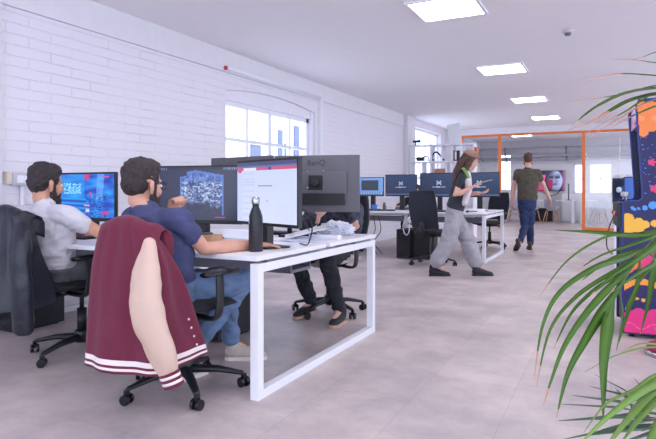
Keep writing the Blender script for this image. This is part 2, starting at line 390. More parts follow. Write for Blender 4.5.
# ------------------------------------------------------------------ desks
TZ = .74
def bench(label, x0, x1, y0, y1, splits, legs):
    t = thing('bench_desk', label, 'desk', (x1, y0, 0))
    O = Vector((x1, y0, 0)); ym = (y0+y1)/2
    xs = [x0]+splits+[x1]
    for a, b in zip(xs, xs[1:]):
        for c, d in ((y0, ym-.03), (ym+.03, y1)):
            bm = nb(); box(bm, (a+.001, c, .715), (b-.001, d, .74), bev=.002); obj('tabletop', bm, M_desk, t, O)
    Y0, Y1 = y0, y1
    for x in legs:
        bm = nb(); q = .05; ins = .38 if x not in (legs[0], legs[-1]) else 0; y0, y1 = Y0+ins, Y1-ins
        box(bm, (x-q, y0+.01, 0), (x, y0+.06, .70), bev=.002); box(bm, (x-q, y1-.06, 0), (x, y1-.01, .70), bev=.002)
        box(bm, (x-q, y0+.06, 0), (x, y1-.06, .045), bev=.002); box(bm, (x-q, y0+.06, .655), (x, y1-.06, .70), bev=.002)
        f = obj('leg_frame', bm, M_metalw, t, O)
        for a_, b_ in ((y0+.1, y0+.38), (y1-.38, y1-.1)):
            bm = nb(); box(bm, (x-q+.005, a_, .70), (x-.005, b_, .715)); obj('spacer', bm, M_grey, f, O)
    y0, y1 = Y0, Y1
    for y in (ym-.2, ym+.2):
        bm = nb(); box(bm, (x0+.05, y-.02, .655), (x1-.06, y+.02, .70)); obj('crossbeam', bm, M_metalw, t, O)
    bm = nb(); box(bm, (x0+.2, ym-.13, .55), (x1-.2, ym+.13, .57)); box(bm, (x0+.2, ym-.13, .57), (x1-.2, ym-.12, .63)); box(bm, (x0+.2, ym+.12, .57), (x1-.2, ym+.13, .63)); obj('cable_tray', bm, M_grey, t, O)
    return t
bench('front white bench desk with open loop steel legs and black bottle on its corner', -4.36, -1.61, 2.41, 4.03, [-3.0], [-1.61, -2.98, -4.3])
bench('far white bench desk with open loop steel legs, behind the walking woman', -4.36, -1.65, 8.45, 10.05, [-3.0], [-1.65, -2.98, -4.3])

# ------------------------------------------------------------------ screen images (as shown by real displays)
def clampc(c): return tuple(max(0, min(1, x)) for x in c)
def C(r, g, b): return (r/255, g/255, b/255)
def mixc(a, b, t): return tuple(x+(y-x)*t for x, y in zip(a, b))
def scr_game(u, v):
    n = noise.noise(Vector((u*5, v*9, 1))); m = noise.noise(Vector((u*22, v*40, 5)))
    c = mixc(C(18, 70, 190), C(30, 150, 245), .5+n)
    if u < .47 and v > .45: c = mixc(c, C(30, 170, 250), .5)
    if .1 < u < .42 and .55 < v < .8 and m > .05: c = C(150, 225, 255)
    if abs(u-.72-.05*v) < .06 and v > .4: c = mixc(c, C(130, 190, 255), .6)
    if .56 < u < .9 and v < .55 and m > .15: c = C(30, 50, 140)
    if v < .45 and u < .5: c = mixc(C(10, 60, 190), C(20, 165, 240), .5+.5*math.sin(v*60+u*3))
    if .47 < u < .56 and v > .87: c = C(200, 60, 130)
    if .8 < u < .92 and .92 < v < .96: c = C(210, 80, 150)
    if .47 < u < .57 and .26 < v < .3: c = C(240, 180, 150)
    if .56 < u < .6 and .53 < v < .6: c = C(220, 60, 110)
    if .5 < u < .56 and .12 < v < .2: c = C(220, 200, 235)
    if .78 < u < .9 and .08 < v < .15: c = C(190, 60, 150)
    return c
def scr_castle(u, v):
    c = C(40, 42, 72)
    if v > .96: return C(120, 130, 180) if (u < .12 or u > .8) and math.sin(u*300) > 0 else C(30, 32, 60)
    l, r = .28, .80; top = .95-.30*abs(u-.47)-(.07 if u < .36 else 0)
    if l < u < r and .08+.03*abs(u-.5) < v < top:
        if u < l+.02 or u > r-.02 or v > top-.04: return C(84, 120, 196)
        n = noise.noise(Vector((u*42, v*34, 2)))+.8*noise.noise(Vector((u*13, v*11, 8)))+.4*noise.noise(Vector((u*80, v*70, 1)))
        c = mixc(C(34, 48, 110), C(200, 220, 250), max(0, min(1, .42+n*.9)))
        d = noise.noise(Vector((u*16, 3, 0)))*.14+.36-.5*max(0, u-.62)
        c = mixc(c, C(36, 38, 66), max(0, min(.92, (d-v)*12)))
        if v > .72: c = mixc(c, C(62, 100, 190), .55)
    if .7 < u < .82 and .05 < v < .07: c = C(190, 60, 130)
    return c
def scr_doc(u, v):
    c = mixc(C(214, 222, 252), C(200, 212, 248), v)
    if v > .93: c = C(70, 74, 120)
    elif v > .9: c = C(104, 110, 160)
    elif v > .86: c = C(206, 84, 130) if not (.12 < u < .35) else C(226, 222, 240)
    if .86 < v < .9 and .55 < u < .6: c = C(60, 60, 130)
    if .02 < u < .08 and .83 < v < .86: c = C(214, 60, 100)
    if v < .83:
        if .13 < u < .33 and .66 < v < .69: c = C(200, 196, 224)
        if .38 < u < .62 and .595 < v < .603: c = C(120, 130, 180)
        if .1 < u < .32 and int(v*30) % 3 == 0: c = mixc(c, C(180, 190, 226), .4)
        if abs(v-.36) < .003: c = C(190, 198, 232)
        if .37 < u < .41 and .35 < v < .37: c = C(214, 60, 90)
        if .53 < u < .55 and .35 < v < .37: c = C(200, 150, 160)
        if u < .1: c = mixc(c, C(190, 202, 240), .5)
    return c
def scr_logo(u, v):
    c = mixc(C(24, 34, 66), C(44, 70, 112), .4*v+.4*u)
    x, y = (u-.5)/.06, (v-.58)/.1
    if abs(x) < 1 and abs(y) < 1 and (abs(abs(x)-abs(y)) < .28 or abs(x) > .82): c = C(180, 205, 235)
    if abs(u-.5) < .17 and abs(v-.38) < .02 and math.sin(u*230) > -.5: c = C(190, 205, 230)
    if v < .05: c = C(90, 110, 160)
    return c
def scr_app(u, v):
    if .06 < u < .8 and .25 < v < .85: return C(34, 40, 58)
    c = C(110, 150, 215)
    if v < .2: c = C(86, 124, 190) if math.sin(u*60) > 0 else C(130, 165, 215)
    return c
def scr_tv(u, v):
    n = noise.noise(Vector((u*6, v*6, 3)))
    c = C(34, 30, 78) if u < .5 else C(54, 46, 84)
    if .02 < u < .52 and v < .1+.9*u and v < .46: c = C(196, 60, 118)
    if abs(u-.44-.12*(v-.5)) < .04 and .25 < v < .8: c = C(235, 90, 140)
    x, y = (u-.76)/.2, (v-.5)/.52
    if x*x+y*y < 1:
        c = mixc(C(70, 60, 100), C(172, 190, 232), max(0, min(1, .55+.45*x+.5*n)))
        if abs(y-.28) < .07 and .15 < abs(x+.1) < .75: c = C(40, 40, 80)
        if abs(y-.42) < .03 and .15 < abs(x+.1) < .8: c = C(30, 26, 60)
        if abs(x+.1) < .28 and abs(y+.35) < .06: c = C(150, 60, 96)
        if abs(x+.1) < .1 and -.2 < y < .1: c = mixc(c, C(200, 210, 240), .4)
        if x < -.35 and y < .1: c = C(150, 34, 80)
    if u > .96: c = C(190, 60, 160)
    if .13 < u < .4 and .44 < v < .52 and math.sin(u*95) > -.2: c = C(220, 200, 230)
    return c
def scr_blue(u, v): return mixc(C(40, 90, 190), C(60, 120, 220), u)
def scr_dark(u, v): return C(20, 30, 60) if not (.2 < u < .7 and .4 < v < .7) else C(50, 80, 130)
def screen_mesh(w_, h_, fn, nx=110, ny=64, y=0):
    """upright grid facing -y, centred; colour per face"""
    me = bpy.data.meshes.new('screen'); vs = []; fs = []
    for j in range(ny+1):
        for i in range(nx+1): vs.append((-w_/2+w_*i/nx, y, -h_/2+h_*j/ny))
    for j in range(ny):
        for i in range(nx):
            a = j*(nx+1)+i; fs.append((a, a+1, a+nx+2, a+nx+1))
    me.from_pydata(vs, [], fs)
    at = me.color_attributes.new('Col', 'FLOAT_COLOR', 'CORNER'); k = 0
    for j in range(ny):
        for i in range(nx):
            c = lin(clampc(fn((i+.5)/nx, (j+.5)/ny)))
            for q in range(4): at.data[k].color = c+(1,); k += 1
    return me
MS = attr_mat('display', .85, .25)
def monitor(label, p0, p1, zc, h_, fn, res=(110, 64), stand=.74, back_text=None, chin=.02, group=None, arm=False, rear=False, nx_=0):
    """p0 left, p1 right ends as seen from the display side"""
    p0 = Vector((p0[0], p0[1], 0)); p1 = Vector((p1[0], p1[1], 0)); d = p1-p0; w_ = d.length; a = math.atan2(d.y, d.x); c = (p0+p1)/2
    t = thing('monitor', label, 'monitor', (c.x, c.y, stand), a, group)
    z = zc-stand
    bm = nb(); box(bm, (-w_/2, 0, z-h_/2-chin), (w_/2, .03, z+h_/2+.008), bev=.004); box(bm, (-w_*.36, .03, z-h_*.36), (w_*.36, .05, z+h_*.22), bev=.012)
    obj('housing', bm, M_charc if rear else M_blk, t)
    me = screen_mesh(w_-.016, h_-.012, fn, *res); o = to_obj('screen', me, MS, t); o.location = (0, -.0015, z)
    if not arm:
        bm = nb(); box(bm, (nx_-.04, .05, .012), (nx_+.04, .10, z+.03), bev=.008); obj('stand_neck', bm, M_blk, t)
        bm = nb(); box(bm, (nx_-.11, .0, 0), (nx_+.11, .17, .012), bev=.004); obj('stand_base', bm, M_blk, t)
    if rear:
        bm = nb(); box(bm, (-w_*.36+.01, .05, z-h_*.36-.02), (w_*.2, .058, z-h_*.2), bev=.003); obj('port_cover', bm, M_blk, t)
        bm = nb(); box(bm, (-.05, .05, z-.05), (.05, .056, z+.05), bev=.002); lathe(bm, [(.03, 0), (.03, .05), (.018, .06)], M=Matrix.Translation((0, .055, z)) @ Matrix.Rotation(-PI/2, 4, 'X'))
        mt = obj('mount', bm, M_blk, t)
        for sx in (-1, 1):
            for sz in (-1, 1):
                bm = nb(); ell(bm, (sx*.055+.0, .054, z+sz*.055+.02), (.006, .006, .006), seg=8); s_ = obj('screw', bm, M_chrome, mt)
    if back_text:
        tc = bpy.data.curves.new('txt', 'FONT'); tc.body = back_text; tc.size = .055; tc.extrude = .0008; tc.align_x = 'CENTER'
        to = bpy.data.objects.new('txt', tc); COL.objects.link(to)
        dg = bpy.context.evaluated_depsgraph_get(); me = bpy.data.meshes.new_from_object(to.evaluated_get(dg)); bpy.data.objects.remove(to)
        lo = to_obj('lettering', me, mat('dark_lettering', (34, 34, 40), .3), t)
        lo['label'] = 'dark lettering'
        lo.location = (0, .0315, z+h_/2-.062); lo.rotation_euler = (PI/2, 0, PI)
    return t
def marm():
    t = thing('monitor_stand', 'black pole with two arms holding the two grey monitors from behind', 'monitor arm', (-2.09, 3.55, TZ))
    bm = nb(); tube(bm, [(0, 0, 0), (0, 0, .5)], .018, 12); obj('pole', bm, M_blk, t)
    bm = nb(); box(bm, (-.06, -.06, 0), (.06, .06, .015), bev=.003); obj('base', bm, M_blk, t)
    bm = nb(); loft(bm, [(0, 0, .385), (.15, .02, .385), (.30, -.02, .385)], [(.014, .022)]*3, side=(0, 1, 0), seg=10); obj('arm', bm, M_charc, t)
    bm = nb(); loft(bm, [(0, 0, .40), (-.13, .03, .40), (-.24, -.02, .40)], [(.014, .022)]*3, side=(0, 1, 0), seg=10); obj('arm', bm, M_charc, t)
def sfe(a, b): return (a.x, a.y), (b.x, b.y)
monitor('black monitor with bright blue game picture between the two seated men', (-3.92, 3.05), (-3.30, 3.05), 1.035, .345, scr_game)
monitor('dark screen with a castle picture in a pointed frame, right of the bearded man', (-2.80, 2.95), (-2.17, 3.07), 1.055, .365, scr_castle)
a, b = sfe(W(237, 3.46), W(298, 2.98))
monitor('tilted monitor with white document page behind the black bottle', a, b, 1.068, .362, scr_doc, chin=.012, nx_=-.10)
a, b = sfe(W(360, 3.84), W(275.5, 3.95))
monitor('big grey monitor seen from the back with dark lettering', a, b, 1.13, .36, scr_dark, (10, 6), rear=True, back_text='BenQ', arm=True)
a, b = sfe(W(274.5, 3.97), W(214, 4.35))
monitor('grey monitor back edge rising behind the document and castle screens', a, b, 1.135, .36, scr_dark, (10, 6), rear=True, arm=True)
marm()
monitor('far monitor with light blue application window, leftmost on the far desk', (-3.95, 9.12), (-3.49, 9.1), 1.145, .30, scr_app, (60, 36))
monitor('far blue monitor with white logo beside the application window monitor', (-3.46, 9.10), (-2.90, 9.1), 1.165, .34, scr_logo, (70, 44))
monitor('far blue monitor with white logo directly left of the walking woman', (-2.84, 9.08), (-2.20, 9.1), 1.17, .37, scr_logo, (70, 44))
monitor('rightmost far blue monitor with white logo, behind the walking woman', (-2.19, 9.1), (-1.56, 9.12), 1.17, .37, scr_logo, (70, 44))

# ------------------------------------------------------------------ office chairs
def castor_bm(M):
    bm = nb()
    for s in (-1, 1):
        loft(bm, [M @ Vector((s*.008, 0, .027)), M @ Vector((s*.026, 0, .027))], [.027, .027], seg=16, flat=True)
    box(bm, (-.012, -.012, .03), (.012, .012, .075), M, bev=.003)
    return bm
def office_chair(label, x, y, rz, base_rot=0, back='mesh', seat_c=None, back_h=.48, arm=True, sx=0, sy=0, back_y=-.27, top=None, seatm=None, bw=1.0):
    t = thing('office_chair', label, 'chair', (x, y, 0), rz)
    bm = nb(); M0 = TR(sx, sy)
    for k in range(5):
        a = base_rot+2*PI*k/5
        loft(bm, [M0 @ Vector((.02*math.cos(a), .02*math.sin(a), .115)), M0 @ Vector((.18*math.cos(a), .18*math.sin(a), .105)), M0 @ Vector((.31*math.cos(a), .31*math.sin(a), .078))], [(.03, .025), (.025, .018), (.018, .012)], side=(-math.sin(a), math.cos(a), 0), seg=10)
    lathe(bm, [(.045, .08), (.045, .15), (.035, .16)], c=(sx, sy, 0))
    obj('star_base', bm, M_blk, t)
    for k in range(5):
        a = base_rot+2*PI*k/5
        obj('castor', castor_bm(TR(sx+.32*math.cos(a), sy+.32*math.sin(a), 0, a+.6)), M_blkg, t)
    bm = nb(); lathe(bm, [(.03, .15), (.03, .3), (.014, .3), (.014, .40), (.05, .40), (.06, .43)], c=(sx, sy, 0)); obj('gas_column', bm, M_blk, t)
    bm = nb(); box(bm, (-.1, -.12, .405), (.1, .12, .44), bev=.01)
    loft(bm, [(0, -.1, .42), (0, back_y-.03, .44), (0, back_y-.06, .55), (0, back_y-.04, .62)], [(.04, .015)]*4, side=(1, 0, 0), seg=10)
    obj('mechanism', bm, M_blk, t)
    bm = nb(); loft(bm, [(0, -.20, .475), (0, 0, .475), (0, .2, .47), (0, .24, .46)], [(.2, .032), (.245, .038), (.24, .036), (.22, .028)], side=(1, 0, 0), seg=24)
    obj('seat', bm, seatm or M_fabblk, t)
    zt = top or (.54+back_h); zb = .54
    # backrest: curved frame with mesh panel
    bm = nb(); pts = []
    def bp(u, v, off=0):  # u -1..1, v 0..1
        wv = bw*.225*(1-.18*max(0, v-.6)/.4)*(1-.12*(1-v))
        return Vector((u*wv, back_y-.10*v**1.5+.045*u*u-.035*math.sin(PI*v)+off, zb+(zt-zb)*v))
    ring = [bp(u, 0) for u in [-1+.25*i for i in range(9)]]+[bp(1, v) for v in (.12, .25, .4, .55, .7, .85)]+[bp(u, 1) for u in [1-.25*i for i in range(9)]]+[bp(-1, v) for v in (.85, .7, .55, .4, .25, .12)]
    ring.append(ring[0]); tube(bm, smooth_path(ring, 2), .013, 8)
    b_ = obj('backrest', bm, M_blk, t)
    bm = nb(); nx, nz = 12, 14; th = .006
    g = [[[bm.verts.new(bp(-1+2*i/nx, j/nz, s*th)) for i in range(nx+1)] for j in range(nz+1)] for s in (-1, 1)]
    for s in (0, 1):
        for j in range(nz):
            for i in range(nx): f = bm.faces.new((g[s][j][i], g[s][j][i+1], g[s][j+1][i+1], g[s][j+1][i])); f.smooth = True
    obj('mesh_panel', bm, M_mesh, b_)
    if arm:
        for s in (-1, 1):
            bm = nb(); loft(bm, smooth_path([(s*.12, 0, .425), (s*.25, 0, .42), (s*.285, 0, .48), (s*.285, 0, .645)], 4), [(.03, .012)]*13, side=(0, 1, 0), seg=10)
            ar = obj('armrest', bm, M_blk, t)
            bm = nb(); loft(bm, [(s*.285, -.12, .66), (s*.285, 0, .663), (s*.28, .13, .655)], [(.03, .014), (.045, .017), (.038, .015)], side=(1, 0, 0), seg=14)
            obj('arm_pad', bm, M_charc if False else M_blkg, ar)
    return t
CH1 = (-2.07, 2.33, 0)
office_chair('black office chair under the bearded man, maroon jacket hung on its back', CH1[0], CH1[1], 0, base_rot=math.radians(-38), top=.84, sy=.06, bw=.84)
CH2 = (-3.2, 2.46, math.radians(6))
office_chair('black office chair at far left with a black jacket over its back', CH2[0], CH2[1], CH2[2], base_rot=math.radians(-90), top=.87, sy=.15, sx=.08, bw=.78)
office_chair('black office chair seen through the desk legs, across the front desk', -2.22, 4.46, PI-math.radians(10), base_rot=math.radians(20), seatm=mat('cream_seat_cloth', (206, 196, 194), .8))
office_chair('empty black mesh office chair at the far desk behind the woman in grey trousers', -2.30, 7.98, math.radians(-12), base_rot=math.radians(10), back_h=.52)
office_chair('black office chair on the far side of the far desk, right end', -2.02, 10.75, PI-.4, base_rot=.5)
office_chair('black office chair of the person hidden behind the far monitors', -3.35, 10.55, PI, base_rot=.2)

# ------------------------------------------------------------------ jackets hung over chair backs
SNAPS = []
def fold(s, v, k): return noise.noise(Vector((s*k, v*1.3, 4.2)))+.5*noise.noise(Vector((s*k*2.2, v*2, 9)))
def draped(name, label, ch, top, hem, mats, w0=.235, Lf=.30, yb=-.40, hemstripes=True, amp=.02, seed=0, lw=None):
    x, y, rz = ch; t = thing(name, label, 'jacket', (x, y, 0), rz)
    bm = nb(); NS, NV = 84, 64; grid = []
    for j in range(NV+1):
        q = j/NV; row = []
        for i in range(NS+1):
            s = -1+2*i/NS
            if q < .14:            # inner lip over the top of the backrest
                v = 0; lip = (1-q/.14)
            else: v = (q-.14)/.86; lip = 0
            wv = w0*(.86+.14*min(1, v*4))+.03*v; L = .035+Lf*v**.8
            r = .07; d = abs(s)*(wv+L); sg = 1 if s > 0 else -1
            if d < wv-r: px, py = d, 0
            elif d < wv-r+r*PI/2: a = (d-wv+r)/r; px, py = wv-r+r*math.sin(a), r*(1-math.cos(a))
            else: px, py = wv, r+(d-(wv-r+r*PI/2))
            f = fold(s+seed, v, 2.4)*amp*(.35+v)
            px += .02*v*abs(s); 
            yy = yb+py-.045*math.sin(PI*min(1, v*1.3)*.5)*(1-abs(s))+f
            if px > wv-.02: px += f*.8
            zt = top-.035*max(0, abs(s)-.35)-.10*max(0, abs(s)-.75)*4*.35+.012*math.cos(s*5)
            hz = hem+.035*abs(s)**1.5*(1 if s > 0 else .6)
            z = zt+(hz-zt)*v
            rr = .045
            if lip > 0:
                a = min(1, lip/.45)*PI; yy = yy+rr*(1-math.cos(a)); z = z+rr*math.sin(a)*1.0-max(0, lip-.45)*.16
            elif v < .05: z -= 0
            row.append(bm.verts.new((sg*px, yy, z)))
        grid.append(row)
    SNAPS[:] = [tuple(grid[k_][NS-3].co) for k_ in (46, 50, 54, 58)]
    for j in range(NV):
        for i in range(NS):
            f = bm.faces.new((grid[j][i], grid[j][i+1], grid[j+1][i+1], grid[j+1][i])); f.smooth = True
            q = (j+.5)/NV; v = (q-.14)/.86
            mi = 0
            if hemstripes:
                k = (1-v)*(top-hem)   # distance from hem
                if .010 < k < .024 or .04 < k < .056: mi = 1
            f.material_index = mi
    bmesh.ops.recalc_face_normals(bm, faces=bm.faces)
    bmesh.ops.solidify(bm, geom=list(bm.faces), thickness=.006)
    for f in bm.faces: f.smooth = True
    obj('body_panel', bm, mats[:2], t)
    return t
def sleeve(t, pts, rad, m, cuffs, seed, side=(1, 0, 0)):
    bm = nb(); P = smooth_path(pts, 8); n = len(P)
    R = []
    for i in range(n):
        q = i/(n-1)*(len(rad)-1); a = int(min(q, len(rad)-2)); f = q-a
        R.append((rad[a][0]*(1-f)+rad[a+1][0]*f, rad[a][1]*(1-f)+rad[a+1][1]*f))
    loft(bm, P, R, side=side, seg=28)
    bm.normal_update()
    for v in bm.verts: v.co += v.normal*.010*(noise.noise(v.co*9+Vector((seed, 0, 0)))+.5*noise.noise(v.co*22))
    for f in bm.faces: f.smooth = True
    s_ = obj('sleeve', bm, m, t)
    if cuffs:
        e = P[-1]; d = (P[-1]-P[-3]).normalized(); a, b = R[-1]
        bm = nb(); st = [(0, 0), (.012, 0), (.012, 1), (.024, 1), (.024, 0), (.036, 0), (.036, 1), (.048, 1), (.048, 0), (.062, 0)]
        for (k0, mi) in ((0, 0), (.013, 1), (.026, 0), (.039, 1), (.052, 0)):
            loft(bm, [e+d*(k0-.004), e+d*(k0+.010)], [(a*1.0, b*1.0), (a*.99, b*.99)], side=side, seg=28, mi=mi, flat=True)
        c_ = obj('cuff', bm, cuffs, s_); c_['label'] = 'striped maroon and cream cuff'
    return s_
M_maroon = mat('maroon_wool', (106, 26, 54), .85, var=.07, scale=30, bump=.35, bscale=320, sheen=.1)
M_cream = mat('cream_leather', (206, 176, 160), .55, var=.04, scale=10, bump=.15, bscale=40)
M_creamk = mat('cream_knit', (236, 222, 220), .8, var=.03)
M_bjack = mat('black_jacket_cloth', (26, 29, 42), .38, var=.15, scale=12, bump=.25, bscale=120)
j1 = draped('varsity_jacket', 'maroon varsity jacket with cream sleeves and striped hem, hung on a chair back', CH1, .905, .225, [M_maroon, M_creamk], w0=.215, Lf=.25, yb=-.385, amp=.034)
s1 = sleeve(j1, [(.185, -.385, .835), (.205, -.43, .72), (.235, -.455, .55), (.285, -.44, .40), (.33, -.42, .275)], [(.028, .03), (.068, .042), (.092, .05), (.085, .045), (.056, .036)], M_cream, [M_maroon, M_creamk], 3)
s1['label'] = 'cream leather sleeve'
s2 = sleeve(j1, [(-.20, -.30, .80), (-.245, -.24, .68), (-.275, -.24, .54), (-.25, -.26, .44)], [(.03, .03), (.04, .05), (.045, .06), (.035, .04)], M_cream, [M_maroon, M_creamk], 8)
s2['label'] = 'cream leather sleeve'
for p_ in SNAPS[:4]:
    bm = nb(); ell(bm, p_, (.006, .006, .006), seg=8); obj('snap_button', bm, M_creamk, j1)
j2 = draped('black_jacket', 'black jacket draped over the chair at far left', CH2, .94, .38, [M_bjack, M_bjack], w0=.195, Lf=.08, hemstripes=False, amp=.035, seed=5)
sleeve(j2, [(.16, -.39, .87), (.205, -.43, .78), (.225, -.44, .60), (.225, -.43, .42), (.21, -.42, .30)], [(.04, .03), (.062, .045), (.07, .045), (.066, .045), (.06, .035)], M_bjack, None, 6)
sleeve(j2, [(-.17, -.38, .88), (-.22, -.41, .76), (-.26, -.40, .58), (-.26, -.38, .40)], [(.04, .03), (.06, .045), (.07, .045), (.06, .035)], M_bjack, None, 9)

# ------------------------------------------------------------------ things on the front desk
t = thing('water_bottle', 'black steel water bottle with silver cap standing on the desk corner', 'bottle', (-1.76, 2.62, TZ))
bm = nb(); lathe(bm, [(.036, 0), (.039, .004), (.039, .17), (.037, .195), (.028, .225), (.0185, .245), (.0185, .262)], seg=32); obj('body', bm, mat('matt_black_paint', (34, 35, 42), .42, var=.06), t)
bm = nb(); lathe(bm, [(.021, .262), (.023, .266), (.023, .296), (.018, .301)], seg=32); o = obj('cap', bm, M_chrome, t); o['label'] = 'brushed silver screw cap'
bm = nb()
for (a0, z0, a1, z1) in ((205, .155, 205, .185), (205, .17, 212, .185), (205, .17, 212, .155)):
    def cp(a, z): return Vector((.0393*math.cos(math.radians(a+28)), .0393*math.sin(math.radians(a+28)), z))
    tube(bm, [cp(a0, z0), cp(a1, z1)], .0016, 6)
obj('logo', bm, mat('pale_print', (210, 210, 216), .5), t)
t = thing('wooden_box', 'small pale wooden box with a dark round lid in front of the monitors', 'box', (-2.33, 2.90, TZ), math.radians(-8))
bm = nb(); box(bm, (-.10, -.05, 0), (.10, .05, .055), bev=.002); obj('body', bm, M_wood, t)
bm = nb(); lathe(bm, [(.045, .055), (.045, .062), (.04, .066)]); obj('lid', bm, M_charc, t)
def keyboard(label, x, y, rz, m=None, grp=None):
    t = thing('keyboard', label, 'keyboard', (x, y, TZ), rz)
    bm = nb(); box(bm, (-.21, -.065, 0), (.21, .065, .016), bev=.003); obj('case', bm, m or M_blk, t)
    bm = nb()
    for r in range(5):
        for c in range(15): box(bm, (-.2+c*.0268, -.056+r*.0225, .016), (-.2+c*.0268+.023, -.056+r*.0225+.019, .024))
    obj('keys', bm, M_charc, t)
    return t
keyboard('black keyboard on the desk in front of the castle screen', -2.3, 2.64, 0)
keyboard('black keyboard in front of the blue game screen', -3.42, 2.76, 0)
keyboard('black keyboard across the desk below the big grey monitor', -2.2, 3.72, PI)
keyboard('black keyboard on the far desk, left part', -3.35, 8.68, .1)
keyboard('black keyboard on the far desk near its right end', -2.25, 8.66, 0)
keyboard('keyboard on the far side of the far desk below the hidden person', -3.3, 9.78, PI)
def mouse(label, x, y, rz):
    bm = nb(); ell(bm, (0, 0, .012), (.03, .055, .02), seg=14)
    for v in bm.verts: v.co.z = max(0, v.co.z)
    t = obj('computer_mouse', bm, M_blkg); t.location = (x, y, TZ); t.rotation_euler.z = rz; tag(t, label, 'mouse')
mouse('black mouse under the left man\'s right hand', -3.06, 2.78, 0)
mouse('black mouse on the far desk beside the right keyboard', -1.95, 8.62, .2)
# small dark round objects lying on the desk
t = thing('headphones', 'dark headphones lying flat on the desk under the castle screen', 'headphones', (-2.68, 2.75, TZ), .4)
bm = nb(); tube(bm, smooth_path([(-.09, 0, .02), (-.08, .09, .012), (0, .13, .01), (.08, .09, .012), (.09, 0, .02)], 5), .01, 8); obj('headband', bm, M_blk, t)
for s in (-1, 1):
    bm = nb(); lathe(bm, [(.04, 0), (.045, .01), (.045, .03), (.03, .038)], c=(s*.085, -.01, 0)); obj('ear_cup', bm, M_blkg, t)
t = thing('cable_coil', 'pale coil of cable lying left of the small wooden box', 'cable', (-2.75, 3.02, TZ))
bm = nb(); tube(bm, [(.06*math.cos(a*.5)*(1+.1*math.sin(a)), .05*math.sin(a*.5), .006+.0012*a) for a in range(40)], .004, 6); tag(t, t['label'], 'cable'); obj('coil', bm, M_grey, t)
def cable(name, label, pts, m, r=.004, cat='cable'):
    bm = nb(); tube(bm, smooth_path(pts, 6), r, 6); return tag(obj(name, bm, m), label, cat)
cable('power_cable', 'black cable looping over the desk right of the bottle', [(-1.66, 3.0, .96), (-1.60, 2.98, .86), (-1.60, 2.95, .78), (-1.66, 3.02, .745), (-1.75, 3.1, .745)], M_blk)
cable('power_cable', 'black cable hanging down behind the big grey monitor', [(-1.95, 3.46, 1.1), (-1.90, 3.50, 1.0), (-1.93, 3.5, .86), (-1.88, 3.52, .75)], M_blk)
# papers and crumpled plastic bag
bm = nb(); box(bm, (-.15, -.105, 0), (.15, .105, .004)); o = obj('paper_pad', bm, M_metalw); o.location = (-1.93, 3.50, .782); o.rotation_euler = (math.radians(4), math.radians(-14), .5); tag(o, 'white paper pad propped up at a slant under the big grey monitor', 'paper')
bm = nb(); box(bm, (-.11, -.15, 0), (.11, .15, .002)); o = obj('paper_sheet', bm, mat('bluish_paper', (206, 214, 242), .6)); o.location = (-1.86, 3.36, .7405); o.rotation_euler = (0, 0, -.5); tag(o, 'pale blue sheet of paper lying flat between the two monitors', 'paper')
bm = nb(); bmesh.ops.create_icosphere(bm, subdivisions=5, radius=1)
for v in bm.verts:
    p = v.co.copy(); k = 1+.42*abs(noise.noise(p*2.6))+.28*abs(noise.noise(p*5.3))-.22*abs(noise.noise(p*11))
    v.co = Vector((p.x*.115*k, p.y*.09*k, max(0, .035+p.z*.062*k)))
bag = obj('plastic_bag', bm, mat('white_plastic_film', (226, 226, 238), .25, var=.02)); bag.location = (-1.86, 3.86, TZ); tag(bag, 'crumpled translucent white plastic bag on the desk before the patterned jumper', 'bag')
t = thing('power_strip', 'thin light grey bar lying on the desk gap behind the document screen', 'power strip', (-1.86, 3.52, TZ))
bm = nb(); box(bm, (-.03, -.05, 0), (.2, .0, .03), bev=.004); obj('body', bm, M_metalw, t)
# cases under desks
def pc(label, x, y, rz, z0=0, s=(.2, .44, .44)):
    t = thing('computer_tower', label, 'computer', (x, y, z0), rz)
    bm = nb(); box(bm, (-s[0]/2, -s[1]/2, .01), (s[0]/2, s[1]/2, s[2]), bev=.006); obj('case', bm, M_blk, t)
    bm = nb(); box(bm, (-s[0]/2+.01, -s[1]/2-.008, .03), (s[0]/2-.01, -s[1]/2, s[2]-.02), bev=.002); p = obj('front_panel', bm, M_blkg, t)
    bm = nb(); lathe(bm, [(.012, 0), (.012, .004)], M=Matrix.Translation((0, -s[1]/2-.008, s[2]-.06)) @ Matrix.Rotation(PI/2, 4, 'X')); obj('power_button', bm, M_grey, p)
    for sx in (-1, 1):
        bm = nb(); box(bm, (sx*s[0]*.35-.015, -s[1]*.4, 0), (sx*s[0]*.35+.015, s[1]*.4, .012)); obj('foot', bm, M_blkg, t)
    return t
pc('black computer tower standing by the brick wall behind the far left chair', -4.1, 2.95, 0)
pc('black computer tower under the front desk near the bearded man\'s shoe', -2.56, 3.42, 0)
cable('light_strip', 'thin rainbow lit edge on the computer under the front desk', [(-2.64, 3.185, .34), (-2.56, 3.185, .36), (-2.47, 3.185, .375)], emat('magenta_light', (.9, .1, .8), 1.5), .005, 'light')
pc('left black computer tower standing under the far desk', -2.92, 8.68, 0, s=(.22, .44, .46))
pc('right black computer tower standing under the far desk', -2.62, 8.72, 0, s=(.24, .44, .46))
cable('hanging_cable', 'white cable loop hanging from the far desk before the towers', [(-2.86, 8.42, .68), (-2.90, 8.40, .5), (-2.85, 8.40, .38), (-2.80, 8.40, .45), (-2.80, 8.42, .66)], M_metalw, .008)
t = thing('desk_fan', 'round white headset hanging off the far desk edge', 'headset', (-2.77, 8.41, .62))
bm = nb(); lathe(bm, [(.05, 0), (.055, .02), (.04, .035)], M=Matrix.Rotation(PI/2, 4, 'X')); obj('ear_cup', bm, M_metalw, t)
bm = nb(); tube(bm, smooth_path([(-.05, 0, .0), (-.04, .0, .08), (0, .0, .105), (.04, 0, .08), (.05, 0, 0)], 4), .008, 6); obj('headband', bm, M_grey, t); t.name = 'headset'
